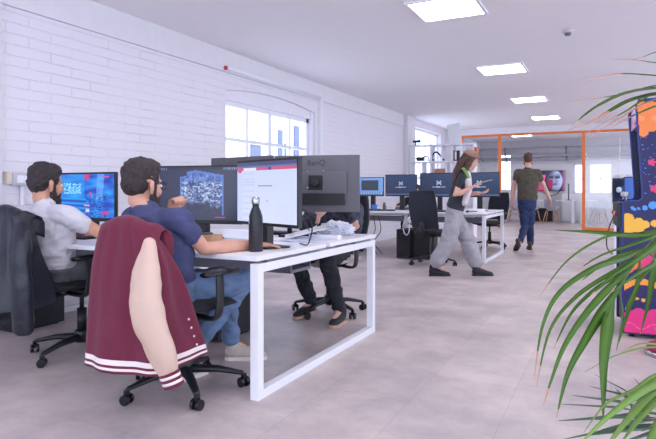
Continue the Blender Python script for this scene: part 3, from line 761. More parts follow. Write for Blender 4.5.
for k, (x, dz) in enumerate(((-3.75, 0), (-3.6, .05), (-3.5, -.02))):
    cable('power_cable', ['dark cable dangling under the far desk nearest the wall', 'dark cable dangling under the far desk, middle of three', 'dark cable dangling under the far desk closest to the towers'][k], [(x, 8.9, .64), (x+.05, 8.86, .4), (x-.06, 8.84, .2), (x+.1, 8.8, .02)], M_blk, .007)
t = thing('router', 'white box device with papers on the right end of the far desk', 'router', (-1.85, 8.75, TZ), .2)
bm = nb(); box(bm, (-.14, -.1, 0), (.14, .1, .05), bev=.01); obj('body', bm, M_metalw, t)
bm = nb(); box(bm, (-.12, -.103, .01), (.02, -.099, .025)); obj('label_strip', bm, M_charc, t)
t = thing('blue_mug', 'small bright blue tub under the leftmost far monitor', 'tub', (-3.6, 8.95, TZ))
bm = nb(); lathe(bm, [(.04, 0), (.05, .08), (.052, .09)]); obj('body', bm, mat('bright_blue_plastic', (60, 130, 230), .4), t); t.name = 'plastic_tub'
bm = nb(); lathe(bm, [(.03, 0), (.03, .07), (.02, .11), (.02, .13)]); o = obj('spray_can', bm, M_charc); o.location = (-3.43, 8.98, TZ); tag(o, 'small dark can beside the blue tub on the far desk', 'can')
# ------------------------------------------------------------------ people
def frame(f, u):
    f = Vector(f).normalized(); r = f.cross(Vector(u)).normalized(); u = r.cross(f).normalized()
    return f, r, u
def hand(bm, wrist, d, n, th, curl=.35, k=1.0):
    """wrist, finger direction d, palm normal n, thumb side th"""
    d = Vector(d).normalized(); th = Vector(th); th = (th-d*th.dot(d)).normalized(); n0 = Vector(n)
    nn = d.cross(th).normalized()
    if nn.dot(n0) < 0: nn = -nn
    w_ = Vector(wrist)
    loft(bm, [w_-d*.03*k, w_+d*.01*k, w_+d*.045*k, w_+d*.085*k], [(.026*k, .019*k), (.028*k, .017*k), (.038*k, .016*k), (.039*k, .013*k)], side=th, seg=14)
    for i, (off, L) in enumerate(((.029, .92), (.010, 1.0), (-.010, .94), (-.028, .76))):
        p = w_+d*.082*k+th*off*k; dd = (d+th*off*2.2).normalized(); pts = [p]; a = curl*.7
        for s in (.044, .028, .022):
            q = dd*math.cos(a)+nn*math.sin(a); p = p+q*s*L*k; pts.append(p); a += curl*1.15
        loft(bm, pts, [.0098*k, .0092*k, .0082*k, .007*k], seg=8)
    p = w_+d*.022*k+th*.026*k; pts = [p]
    for s, dv in ((.036, d*.62+th*.72+nn*.28), (.030, d*.82+th*.42+nn*.35), (.024, d*.95+th*.15+nn*.4)):
        p = p+dv.normalized()*s*k; pts.append(p)
    loft(bm, pts, [.0135*k, .0115*k, .0102*k, .0085*k], seg=8)
def shoe(t, O, heel, fd, m, sole, name='shoe', up=0.0, L=.27):
    """heel: back of the sole on the ground; fd: toe direction"""
    h = Vector(heel); f = Vector(fd).normalized(); sd = f.cross(Vector((0, 0, 1))).normalized(); u = sd.cross(f).normalized()
    bm = nb()
    loft(bm, [h+f*.03+u*.055, h+f*.08+u*.055, h+f*.15+u*.043, h+f*.21+u*.034, h+f*.245+u*.03], [(.032, .042), (.037, .045), (.043, .034), (.042, .025), (.032, .018)], side=sd, seg=16)
    loft(bm, [h+f*.045+u*.06, h+f*.048+u*.115], [(.036, .04), (.038, .045)], side=sd, seg=14)
    b = meld(bm, .008, 3); s_ = obj(name, b, m, t, O)
    bm = nb()
    poly = [(.0, -.02), (-.0, .02), (.03, .036), (.1, .036), (.17, .046), (.23, .042), (.268, .018), (.268, -.018), (.23, -.042), (.17, -.044), (.1, -.034), (.03, -.036)]
    M = Matrix((( f.x, sd.x, u.x, h.x), (f.y, sd.y, u.y, h.y), (f.z, sd.z, u.z, h.z), (0, 0, 0, 1)))
    prism(bm, poly, .022, M); so = obj('sole', bm, sole, s_, O)
    so['label'] = 'lighter sole'
    bm = nb()
    for i in range(5):
        c = h+f*(.105+.022*i)+u*(.094-.010*i)
        tube(bm, [c-sd*.02, c+u*.004, c+sd*.02], .0028, 6)
    obj('laces', bm, sole, s_, O)
def person(label, J, skin, shirt, trousers, shoes, soles, hair=M_hair, beard=True, glasses=None, sleeve='short', long_hair=False, wide=False, vox=.0065, cap=None, shirt_name='shirt', ht=1.0, hs=1.0, bald=False, headonly=False, hem=None, group=None):
    O = Vector(J['root']); t = thing('person', label, 'person', O, 0, group)
    g = {k: Vector(v) for k, v in J.items() if k not in ('root', 'handR', 'handL', 'footR', 'footL')}
    sr = (g['shR']-g['shL']); side = sr.normalized()
    f, r, u = frame(g['face'], (0, 0, 1)); hc = g['head']
    MH = Matrix(((r.x, f.x, u.x, hc.x), (r.y, f.y, u.y, hc.y), (r.z, f.z, u.z, hc.z), (0, 0, 0, 1))) @ Matrix.Scale(hs, 4)
    # ---- body: one continuous surface
    bm = nb()
    ell(bm, (0, -.012, .035), (.074, .094, .083), MH); ell(bm, (0, .022, -.03), (.060, .070, .082), MH); ell(bm, (0, .052, -.088), (.036, .034, .028), MH)
    ell(bm, (0, .02, -.07), (.052, .055, .04), MH)
    loft(bm, [MH @ Vector((0, .082, .018)), MH @ Vector((0, .098, -.008)), MH @ Vector((0, .108, -.026))], [.008, .011, .014], seg=10)
    ell(bm, (0, .072, .022), (.048, .022, .012), MH); ell(bm, (0, .086, -.058), (.024, .010, .007), MH); ell(bm, (0, .084, -.068), (.022, .010, .007), MH)
    for s in (-1, 1):
        ell(bm, (s*.036, .062, -.032), (.022, .022, .024), MH); ell(bm, (s*.012, .094, -.030), (.009, .010, .008), MH)
        loft(bm, [MH @ Vector((s*.074, -.004, -.048)), MH @ Vector((s*.080, -.008, -.028)), MH @ Vector((s*.084, -.016, -.008)), MH @ Vector((s*.079, -.006, .008))], [(.007, .010), (.007, .014), (.007, .018), (.007, .012)], side=r, seg=10)
    nk = g['neck']
    loft(bm, [hc+(u*-.03)-f*.02, hc-u*.09-f*.018, nk, nk-Vector((0, 0, .06))], [.056, .054, .056, .062], side=side, seg=18)
    loft(bm, [g['pelvis'], g['pelvis'].lerp(g['chest'], .5), g['chest'], nk-Vector((0, 0, .05))], [(.13, .09), (.12, .085), (.13, .085), (.07, .05)], side=side, seg=20)
    for sd in 'RL':
        sh, el, wr = g['sh'+sd], g['el'+sd], g['wr'+sd]
        loft(bm, [g['chest'].lerp(nk, .3), sh-Vector((0, 0, .02))], [.045, .04], seg=12)
        m1 = sh.lerp(el, .45); m2 = el.lerp(wr, .3)
        loft(bm, [sh, m1, el, m2, wr], [.046*ht, .044*ht, .037*ht, .040*ht, .026*ht], seg=16)
        d, n, th, curl = J['hand'+sd]; hand(bm, wr, d, n, th, curl, ht)
        hp, kn, an = g['hp'+sd], g['kn'+sd], g['an'+sd]
        loft(bm, [hp.lerp(kn, .1), kn], [.05, .04], seg=12); loft(bm, [kn, an], [.04, .028], seg=12)
        fd = Vector(J['foot'+sd][1]).normalized(); loft(bm, [an, an+fd*.1-Vector((0, 0, .05))], [.03, .024], seg=10)
    b = meld(bm, vox, 3); body = obj('body', b, skin, t, O)
    # ---- eyes
    for s in (-1, 1):
        bm = nb(); ell(bm, (s*.031, .0785, .0), (.0125, .010, .0085), MH, 10); ey = obj('eye', bm, mat('eye_white', (230, 226, 226), .3), t, O)
        bm = nb(); ell(bm, (s*.031, .0865, .0), (.006, .004, .006), MH, 8); obj('iris', bm, mat('eye_dark', (50, 36, 30), .3), ey, O)
    # ---- hair
    if not bald:
        bm = nb()
        ell(bm, (0, -.022, .048), (.080, .096, .082), MH); ell(bm, (0, -.048, .002), (.074, .062, .070), MH); ell(bm, (0, .02, .082), (.066, .062, .045), MH)
        for s in (-1, 1): ell(bm, (s*.066, .012, .03), (.014, .03, .045), MH)
        if long_hair:
            loft(bm, [MH @ Vector((0, -.06, .03)), MH @ Vector((0, -.095, -.06)), MH @ Vector((0, -.11, -.18)), MH @ Vector((0, -.10, -.30)), MH @ Vector((0, -.09, -.38))], [(.078, .05), (.085, .05), (.085, .045), (.07, .035), (.03, .02)], side=r, seg=18)
            for s in (-1, 1): loft(bm, [MH @ Vector((s*.07, -.01, .03)), MH @ Vector((s*.078, -.02, -.06)), MH @ Vector((s*.075, -.03, -.16))], [(.02, .04), (.02, .04), (.015, .03)], side=r, seg=10)
        b = meld(bm, .006, 2)
        for v in b.verts: v.co += v.normal*.007*(noise.noise(v.co*38)+.6*noise.noise(v.co*90))
        obj('hair', b, hair, t, O)
    if beard:
        bm = nb(); ell(bm, (0, .040, -.092), (.056, .056, .046), MH); ell(bm, (0, .074, -.098), (.034, .036, .04), MH)
        for s in (-1, 1):
            loft(bm, [MH @ Vector((s*.071, .010, .0)), MH @ Vector((s*.066, .014, -.05)), MH @ Vector((s*.052, .03, -.085))], [(.008, .016), (.012, .022), (.016, .028)], side=r, seg=10)
            loft(bm, [MH @ Vector((s*.001, .096, -.047)), MH @ Vector((s*.022, .088, -.050)), MH @ Vector((s*.035, .070, -.075))], [.006, .008, .012], seg=8)
        b = meld(bm, .006, 2)
        for v in b.verts: v.co += v.normal*.004*(noise.noise(v.co*60)+.6*noise.noise(v.co*120))
        obj('beard', b, hair, t, O)
    if glasses:
        bm = nb()
        for s in (-1, 1):
            c = [MH @ Vector((s*.033+.024*math.cos(a), .104-.004*abs(math.cos(a)), .004+.019*math.sin(a))) for a in [2*PI*k/18 for k in range(19)]]
            tube(bm, c, .0028, 6); tube(bm, [MH @ Vector((s*.058, .100, .010)), MH @ Vector((s*.078, .03, .010)), MH @ Vector((s*.082, -.015, .006))], .0026, 6)
        tube(bm, [MH @ Vector((-.01, .106, .008)), MH @ Vector((.01, .106, .008))], .0025, 6)
        gl = obj('glasses', bm, glasses, t, O)
        for s in (-1, 1):
            bm = nb(); loft(bm, [MH @ Vector((s*.033, .103, .004)), MH @ Vector((s*.033, .105, .004))], [(.022, .018)]*2, side=r, seg=18, flat=True); obj('lens', bm, G_clear, gl, O)
    if cap:
        bm = nb(); ell(bm, (0, -.012, .068), (.088, .104, .068), MH); loft(bm, [MH @ Vector((0, .06, .062)), MH @ Vector((0, .13, .058)), MH @ Vector((0, .165, .048))], [(.07, .008), (.065, .007), (.035, .006)], side=r, seg=16)
        obj('cap', meld(bm, .006, 3), cap, t, O)
    # ---- shirt
    bm = nb(); pv, chs = g['pelvis'], g['chest']
    top = nk-Vector((0, 0, .035))
    low = pv.lerp(chs, .22)
    k = .88 if ht < 1 else 1
    bl = J.get('belly', 1.0) if isinstance(J.get('belly', 1.0), float) else 1.0
    loft(bm, [low, pv.lerp(chs, .4), pv.lerp(chs, .65), chs, chs.lerp(top, .55), top, top+Vector((0, 0, .02))], [(.178*k, .125*k), (.172*k, .130*k), (.180*k, .130*k), (.192*k, .126*k), (.172*k, .105*k), (.105*k, .082*k), (.070, .066)], side=side, seg=28)
    for sd in 'RL':
        sh, el, wr = g['sh'+sd], g['el'+sd], g['wr'+sd]
        loft(bm, [top.lerp(chs, .3), sh.lerp(top, .3)-Vector((0, 0, .012)), sh], [.06, .066, .064*ht], seg=18)
        if sleeve == 'short': loft(bm, [sh, sh.lerp(el, .25), sh.lerp(el, .46)], [.064*ht, .062*ht, .058*ht], seg=20, flat=False)
        elif sleeve == 'long': loft(bm, [sh, sh.lerp(el, .5), el, el.lerp(wr, .4), el.lerp(wr, .92)], [.066*ht, .062*ht, .054*ht, .052*ht, .042*ht], seg=20)
    b = meld(bm, .0075 if vox < .008 else .011, 5, (.012, 9)); sh_ = obj(shirt_name, b, shirt, t, O)
    # ---- trousers
    bm = nb()
    up = (chs-pv).normalized()
    loft(bm, [pv-up*.06, pv, pv+up*.07], [(.158*k, .115*k), (.168*k, .122*k), (.160*k, .115*k)], side=side, seg=24)
    for sd in 'RL':
        hp, kn, an = g['hp'+sd], g['kn'+sd], g['an'+sd]
        if wide: rr = [.098, .108, .105, .105, .10]
        else: rr = [.092, .085, .068, .064, .055]
        rr = [q*(.95 if ht < 1 else 1) for q in rr]
        loft(bm, [pv.lerp(hp, .7), hp.lerp(kn, .5), kn], rr[:3], seg=20); loft(bm, [kn, kn.lerp(an, .4), kn.lerp(an, .93 if not wide else .84)], rr[2:], seg=20)
    b = meld(bm, .0085 if vox < .008 else .011, 5, (.013, 9)); obj('trousers', b, trousers, t, O)
    for sd in 'RL':
        he, fd = J['foot'+sd]; shoe(t, O, he, fd, shoes, soles)
    return t
M_navy = mat('navy_cotton', (66, 70, 108), .85, var=.07, scale=20, bump=.25, bscale=150)
M_lgrey = mat('light_grey_cotton', (212, 208, 216), .85, var=.03, scale=20, bump=.25, bscale=150)
M_jeans = mat('blue_denim', (100, 122, 156), .8, var=.16, scale=14, bump=.3, bscale=300)
M_greyj = mat('grey_cotton_twill', (104, 104, 112), .85, var=.1, scale=14, bump=.3, bscale=200)
M_blackt = mat('black_cotton', (34, 35, 44), .85, var=.2, scale=14, bump=.3, bscale=200)
M_beige = mat('beige_suede', (196, 182, 172), .8, var=.08, scale=30)
M_sole = mat('off_white_rubber', (226, 216, 208), .6, var=.03)
M_bshoe = mat('black_knit_shoe', (38, 38, 48), .7, var=.2, scale=40)
M_tan = mat('tan_rubber', (206, 168, 144), .6)
M_olive = mat('olive_cotton', (82, 76, 66), .85, var=.12, scale=20, bump=.25, bscale=150)
M_dj = mat('dark_denim', (36, 52, 92), .8, var=.16, scale=14, bump=.3, bscale=200)
M_brown = mat('brown_leather', (66, 50, 46), .5, var=.1)
M_wgrey = mat('pale_grey_wide_cloth', (164, 160, 168), .85, var=.1, scale=10, bump=.3, bscale=120)
M_pat = mat('patterned_dark_knit', (62, 64, 78), .9, var=.75, scale=26, bump=.3, bscale=120)
M_frame = mat('dark_glasses_frame', (52, 60, 92), .3)
Zd = Vector((0, 0, 1))

p = person('seated bearded man with glasses in a navy T-shirt and blue jeans, chin on fist', dict(
    root=(-2.10, 2.3, 0), pelvis=(-2.09, 2.29, .565), chest=(-2.12, 2.265, .84), neck=(-2.175, 2.215, .985), head=(-2.215, 2.235, 1.112), face=(.10, 1, -.12),
    shR=(-1.945, 2.215, .925), elR=(-1.90, 2.345, .775), wrR=(-1.82, 2.70, .768), shL=(-2.325, 2.27, .93), elL=(-2.42, 2.47, .785), wrL=(-2.205, 2.44, .945),
    handR=((.62, .78, -.05), (0, 0, -1), (-.78, .62, 0), .2), handL=((.28, -.12, .75), (.35, -.9, -.35), (.2, .5, .4), 1.1),
    hpR=(-2.0, 2.33, .54), knR=(-1.90, 2.72, .565), anR=(-2.17, 2.50, .13), footR=((-2.19, 2.42, .0), (.15, 1, 0)),
    hpL=(-2.17, 2.33, .54), knL=(-2.06, 2.73, .555), anL=(-2.17, 2.95, .11), footL=((-2.20, 2.925, 0), (.86, .50, 0))),
    M_skin, M_navy, M_jeans, M_beige, M_sole, hair=M_hair, glasses=M_frame, hs=1.09)
p = person('seated dark-haired man in a light grey T-shirt facing the blue game screen', dict(
    root=(-3.22, 2.45, 0), pelvis=(-3.20, 2.44, .565), chest=(-3.20, 2.41, .84), neck=(-3.215, 2.40, .985), head=(-3.24, 2.43, 1.122), face=(.12, 1, -.14),
    shR=(-3.01, 2.40, .925), elR=(-2.88, 2.56, .80), wrR=(-3.0, 2.76, .78), shL=(-3.40, 2.36, .92), elL=(-3.5, 2.54, .785), wrL=(-3.34, 2.74, .785),
    handR=((-.2, .95, -.05), (0, 0, -1), (-.95, -.2, 0), .35), handL=((.5, .8, 0), (0, 0, -1), (.8, -.5, 0), .35),
    hpR=(-3.1, 2.48, .54), knR=(-3.05, 2.93, .55), anR=(-3.05, 3.0, .11), footR=((-3.05, 2.95, 0), (.1, 1, 0)),
    hpL=(-3.29, 2.48, .54), knL=(-3.35, 2.93, .55), anL=(-3.35, 3.0, .11), footL=((-3.36, 2.95, 0), (-.1, 1, 0))),
    M_skin, M_lgrey, M_greyj, M_bshoe, M_sole, hair=M_hair, hs=1.06)
p = person('seated person in a dark patterned jumper, head hidden behind the big grey monitor', dict(
    root=(-2.15, 4.4, 0), pelvis=(-2.18, 4.46, .565), chest=(-2.10, 4.37, .84), neck=(-2.08, 4.33, .985), head=(-2.02, 4.25, 1.105), face=(.0, -1, -.1),
    shR=(-2.27, 4.32, .92), elR=(-2.26, 4.06, .79), wrR=(-2.06, 3.93, .86), shL=(-1.90, 4.32, .92), elL=(-1.80, 4.07, .785), wrL=(-1.835, 4.16, .93),
    handR=((.1, .1, 1), (.2, .8, 0), (.8, -.2, 0), .6), handL=((-.15, .2, 1), (-.6, .6, 0), (.1, -.8, .3), .9),
    hpR=(-2.26, 4.42, .54), knR=(-2.29, 3.97, .545), anR=(-2.30, 4.27, .12), footR=((-2.29, 4.33, .03), (-.25, -1, -.10)),
    hpL=(-2.08, 4.42, .54), knL=(-1.98, 3.93, .545), anL=(-1.97, 4.14, .11), footL=((-1.965, 4.22, 0), (.05, -1, 0))),
    M_skin2, M_pat, M_blackt, M_bshoe, M_tan, hair=M_hair, sleeve='long', beard=False)
# walking woman
R_ = Vector((CS, SN, 0)); FW_ = Vector((-SN, CS, 0))
def G(px, py, Z): return V(px, py, Z)
wm = dict(root=(-1.75, 7.06, 0), pelvis=G(454, 213, 7.1), chest=G(462, 186, 7.1), neck=G(466, 172, 7.1), head=G(470, 160.5, 7.1), face=R_+Vector((0, 0, -.35)),
    shR=G(462, 177, 6.94), elR=G(455, 196, 6.88), wrR=G(472, 187, 6.86), shL=G(464, 177, 7.26), elL=G(464, 195, 7.32), wrL=G(479, 193, 7.2),
    handR=(R_+Zd*.3, Zd, FW_, .35), handL=(R_+Zd*.05, Zd, -FW_, .5),
    hpR=G(454, 218, 7.02), knR=G(449, 240, 7.02), anR=G(435, 265, 7.05), footR=(tuple(W(429, 7.1)+Vector((0, 0, .0))), R_),
    hpL=G(456, 218, 7.18), knL=G(467, 240, 7.18), anL=G(477, 266, 7.15), footL=(tuple(W(472, 7.12)), R_))
M_dtop = mat('dark_top_cloth', (48, 50, 62), .85, var=.2, scale=14)
M_cap = mat('tan_cap_cloth', (150, 118, 104), .85, var=.1)
wt = person('walking woman in wide pale grey trousers holding a phone, brown hair under a cap', wm, M_skin2, M_dtop, M_wgrey, M_bshoe, M_bshoe, hair=M_hairb, beard=False, wide=True, long_hair=True, ht=.86, vox=.0085, cap=M_cap, shirt_name='top')
O = Vector(wm['root'])
bm = nb(); loft(bm, [G(468, 173, 7.0), G(467.5, 181, 6.97), G(468, 190, 6.98), G(464, 203, 6.98)], [(.05, .03), (.085, .05), (.085, .05), (.08, .04)], side=FW_, seg=16); o = obj('shirt_front', meld(bm, .01, 4), mat('white_shirt', (222, 216, 220), .8), wt, O); o['label'] = 'pale shirt front'
bm = nb(); loft(bm, [G(463, 168, 6.93), G(467, 174, 6.90), G(470, 181, 6.92)], [(.02, .008)]*3, side=R_, seg=10); o = obj('scarf', bm, mat('green_scarf', (122, 160, 84), .8), wt, O); o['label'] = 'green strip at the neck'
t = thing('phone', 'flat phone held out in the walking woman\'s hand', 'phone', G(485, 181.5, 6.9))
bm = nb(); box(bm, (-.08, -.04, -.004), (.08, .04, .004), Rz(TH) @ Matrix.Rotation(-.25, 4, 'Y'), bev=.002); obj('case', bm, mat('phone_case', (176, 150, 146), .4), t)
bm = nb(); box(bm, (-.074, -.035, .004), (.074, .035, .0055), Rz(TH) @ Matrix.Rotation(-.25, 4, 'Y')); obj('screen', bm, M_blkg, t)
# man walking away
mn = dict(root=(-1.35, 10.75, 0), pelvis=G(527, 203, 10.2), chest=G(528, 180, 10.2), neck=G(527.5, 168.5, 10.2), head=G(528, 159.5, 10.2), face=FW_+R_*.28,
    shR=G(537.5, 172.5, 10.15), elR=G(544.5, 187, 10.2), wrR=G(549.5, 199, 10.1), shL=G(517.5, 172.5, 10.25), elL=G(513.5, 187, 10.35), wrL=G(512, 201, 10.3),
    handR=(Vector((0, 0, -1))+R_*.35, -R_, FW_, .5), handL=(Vector((0, 0, -1)), R_, FW_, .5),
    hpR=G(531, 206, 10.2), knR=G(530, 227, 10.2), anR=G(530.5, 245, 10.3), footR=(tuple(W(530.5, 10.15)), FW_+R_*.2),
    hpL=G(523.5, 206, 10.2), knL=G(525, 226, 10.2), anL=G(520.5, 241.5, 9.95), footL=(tuple(W(519.5, 9.8)+Vector((0, 0, .12))), FW_+Vector((0, 0, -.55))))
person('man walking away in an olive T-shirt and dark blue jeans', mn, M_skin2, M_olive, M_dj, M_brown, M_brown, hair=M_hairb, beard=True, vox=.009)
fp = dict(root=(-3.3, 10.45, 0), pelvis=(-3.3, 10.5, .565), chest=(-3.3, 10.42, .82), neck=(-3.3, 10.36, .95), head=(-3.3, 10.33, 1.06), face=(0, -1, -.1),
    shR=(-3.49, 10.38, .88), elR=(-3.52, 10.14, .79), wrR=(-3.52, 9.93, .785), shL=(-3.11, 10.38, .88), elL=(-3.04, 10.16, .79), wrL=(-3.0, 9.93, .80),
    handR=((.3, -1, 0), (0, 0, -1), (1, .3, 0), .4), handL=((-.3, -1, .3), (0, 0, -1), (-1, .3, 0), .4),
    hpR=(-3.39, 10.46, .54), knR=(-3.42, 10.0, .55), anR=(-3.42, 9.95, .11), footR=((-3.42, 10.0, 0), (0, -1, 0)),
    hpL=(-3.21, 10.46, .54), knL=(-3.16, 10.0, .55), anL=(-3.16, 9.95, .11), footL=((-3.16, 10.0, 0), (0, -1, 0)))
person('seated person in black across the far desk, only hands and legs showing below the monitors', fp, M_skin2, M_blackt, M_blackt, M_bshoe, M_bshoe, beard=False, sleeve='long', vox=.009)

# ------------------------------------------------------------------ shelving by the second window
t = thing('shelving_unit', 'open white shelving unit by the brick wall with headsets on it', 'shelf', (-4.27, 13.0, 0))
def lb(name, lo, hi, m=M_metalw, lab=None):
    bm = nb(); box(bm, lo, hi, bev=.003); o = obj(name, bm, m, t)
    if lab: o['label'] = lab
    return o
for z in (.05, .55, 1.0, 1.36, 1.73, 2.12): lb('shelf', (0, -.17, z-.015), (1.5, .17, z+.015))
for i, x in enumerate((0, .5, 1.0, 1.48)): lb('upright', (x, -.17, 0), (x+.03, .17, 2.15))
lb('upright', (.75, -.16, 1.745), (.78, .16, 2.105)); lb('upright', (1.22, -.16, 1.745), (1.25, .16, 2.105))
lb('upright', (.3, -.16, 1.375), (.33, .16, 1.715)); lb('upright', (.86, -.16, 1.375), (.89, .16, 1.715))
def on(x, z): return (-4.27+x, 12.95, z+.001)
def headset(label, x, z, s=1):
    t = thing('vr_headset', label, 'headset', on(x, z))
    bm = nb(); box(bm, (-.10*s, -.06, .02), (.08*s, .05, .11), bev=.03); obj('visor', bm, M_blk, t)
    bm = nb(); tube(bm, smooth_path([(-.1*s, 0, .06), (-.02, .09, .1), (.16*s, .02, .12), (.2*s, 0, .03)], 5), .014, 8); obj('strap', bm, M_blk, t)
headset('black headset lying at the left end of the white shelf', .24, 1.745)
t = thing('headphones', 'black headphones arched on the white shelf between two headsets', 'headphones', on(.62, 1.745))
bm = nb(); tube(bm, smooth_path([(-.1, 0, .04), (-.08, 0, .17), (.0, 0, .22), (.1, 0, .13), (.16, 0, .03)], 6), .018, 8); obj('headband', bm, M_blk, t)
for x in (-.1, .15):
    bm = nb(); lathe(bm, [(.04, 0), (.05, .015), (.03, .04)], c=(x, 0, .02)); obj('ear_cup', bm, M_blk, t)
t = thing('speaker', 'small black and white box speaker upright on the shelf', 'speaker', on(1.09, 1.745))
bm = nb(); box(bm, (-.07, -.05, 0), (.07, .05, .24), bev=.006); obj('case', bm, M_blk, t)
bm = nb(); box(bm, (-.025, -.056, .03), (.015, -.05, .22)); obj('front_strip', bm, M_metalw, t)
t = thing('game_console', 'flat dark device on the white shelf by its right end', 'device', on(1.37, 1.745))
bm = nb(); box(bm, (-.10, -.08, 0), (.09, .08, .04), bev=.008); obj('case', bm, M_charc, t)
t = thing('security_camera', 'small black camera standing on top of the white shelving unit', 'camera', on(.12, 2.145))
bm = nb(); lathe(bm, [(.03, 0), (.012, .02), (.012, .06)]); obj('stand', bm, M_blk, t)
bm = nb(); tube(bm, [(-.06, 0, .085), (.12, -.03, .09)], .03, 12); obj('body', bm, M_blk, t)
bm = nb(); box(bm, (-.13, -.08, 0), (.16, .08, .2), bev=.003); o = obj('cardboard_box', bm, mat('cardboard', (192, 138, 110), .8)); o.location = on(.72, 1.375); tag(o, 'brown cardboard box on the lower shelf of the white unit', 'box')
bm = nb(); box(bm, (-.03, -.1, 0), (.03, .1, .3)); o = obj('orange_folder', bm, mat('orange_card', (205, 120, 84), .6)); o.location = on(1.54, 1.9); o.location.x += .03; o.location.z = 1.745; tag(o, 'orange brown folder standing at the right end of the shelf', 'folder')
o.location.x = -4.27+1.545
bm = nb(); box(bm, (-.14, -.012, 0), (.14, .012, .48), bev=.003); o = obj('white_board', bm, M_metalw); o.location = (-3.2, 13.0, 2.14); o.rotation_euler = (0, -.14, 0); tag(o, 'white board leaning upright on top of the shelving unit', 'board')

# ------------------------------------------------------------------ meeting room
def table(label, x, y, w_, d_, h_=.74):
    t = thing('meeting_table', label, 'table', (x, y, 0))
    bm = nb(); box(bm, (-w_/2, -d_/2, h_-.03), (w_/2, d_/2, h_), bev=.003); obj('tabletop', bm, M_desk, t)
    for sx in (-1, 1):
        for sy in (-1, 1):
            bm = nb(); box(bm, (sx*(w_/2-.05)-.04, sy*(d_/2-.05)-.04, 0), (sx*(w_/2-.05)+.04, sy*(d_/2-.05)+.04, h_-.03), bev=.003); obj('leg', bm, M_metalw, t)
table('long white meeting table below the wall screen', -2.3, 20.2, 2.5, .8)
table('white meeting table behind the hazy glass right of the orange post', -.35, 20.3, 1.1, .8)
def shell_chair(loc, rz, label):
    t = thing('shell_chair', label, 'chair', loc, rz, 'white shell chairs in the meeting room')
    bm = nb(); g = []
    for j in range(11):
        v = j/10; row = []
        for i in range(11):
            u = -1+.2*i
            wv = .22*(1-.25*max(0, v-.5)*2*abs(u)**0)
            y = .22-.40*min(1, v*1.9) if v < .53 else -.18-.07*(v-.53)/.47
            z = .43+.02*(1-v) if v < .45 else .43+.40*((v-.45)/.55)**.95
            z += .11*abs(u)**2.5*(1 if v < .6 else (1-v)*1.2); y += .10*abs(u)**2*(v if v > .4 else v)
            z -= .03*math.cos(u*1.5) if v < .4 else 0
            if v > .9: z -= .05*abs(u)**3
            row.append(bm.verts.new((u*wv, y, z)))
        g.append(row)
    for j in range(10):
        for i in range(10): f = bm.faces.new((g[j][i], g[j][i+1], g[j+1][i+1], g[j+1][i])); f.smooth = True
    bmesh.ops.solidify(bm, geom=list(bm.faces), thickness=.012)
    obj('seat_shell', bm, mat('white_shell_plastic', (214, 212, 222), .4, var=.01), t)
    for sx in (-1, 1):
        for sy in (-1, 1):
            bm = nb(); loft(bm, [(sx*.12, sy*.1, .42), (sx*.22, sy*.21, 0)], [.017, .011], seg=8, flat=True); obj('leg', bm, M_wood, t)
    bm = nb()
    for sx in (-1, 1): tube(bm, [(sx*.17, -.15, .2), (-sx*.14, .13, .36)], .005, 6)
    obj('wire_brace', bm, M_blk, t)
    return t
c0 = shell_chair((-2.25, 19.45, 0), .1, 'white shell chair directly right of the walking man, below the wall screen')
for x, y, rz, lb_ in ((-1.72, 19.45, -.15, 'white shell chair between the walking man and the orange post'), (-3.42, 19.3, .3, 'white shell chair left of the walking man, beside the orange post'), (-2.85, 19.5, 0, 'white shell chair mostly hidden behind the walking man'),
                   (-.35, 19.5, .7, 'white shell chair behind the hazy glass panel'), (-.30, 21.0, PI, 'white shell chair on the far side of the table behind hazy glass')):
    dup(c0, (x, y, 0), rz, lb_)
tv = monitor('wall screen in the meeting room showing a face in blue and pink', (-2.72, 21.40), (-1.46, 21.40), 1.41, .70, scr_tv, (110, 64), stand=1.0, arm=True)
tv.name = 'television'; tv['category'] = 'television'
cable('power_cable', 'thin dark cable loop under the wall screen', [(-2.2, 21.45, 1.05), (-2.0, 21.44, .88), (-1.75, 21.44, .92), (-1.6, 21.45, 1.05)], M_blk, .012)
bm = nb(); box(bm, (-.3, -.15, 0), (.3, .15, .45), bev=.01); o = obj('black_bag', bm, M_blk); o.location = (-2.1, 20.9, 0); tag(o, 'dark bag on the floor under the meeting table', 'bag')
t = thing('display_stand', 'thin dark display standing on the white meeting room desk near the window', 'display', (-1.25, 20.2, .74))
bm = nb(); box(bm, (-.1, -.1, 0), (.1, .1, .015)); obj('base', bm, M_blk, t)
bm = nb(); box(bm, (-.02, -.02, .015), (.02, .02, .55)); obj('post', bm, M_charc, t)
t = thing('cabinet', 'low white cabinet between the two meeting room windows', 'cabinet', (-1.12, 21.2, 0))
bm = nb(); box(bm, (-.4, -.25, 0), (.45, .25, .95), bev=.005); obj('body', bm, M_metalw, t)
bm = nb(); box(bm, (-.38, -.265, .05), (.0, -.251, .9)); obj('door', bm, M_metalw, t)
bm = nb(); box(bm, (.02, -.265, .05), (.43, -.251, .9)); obj('door', bm, M_metalw, t)

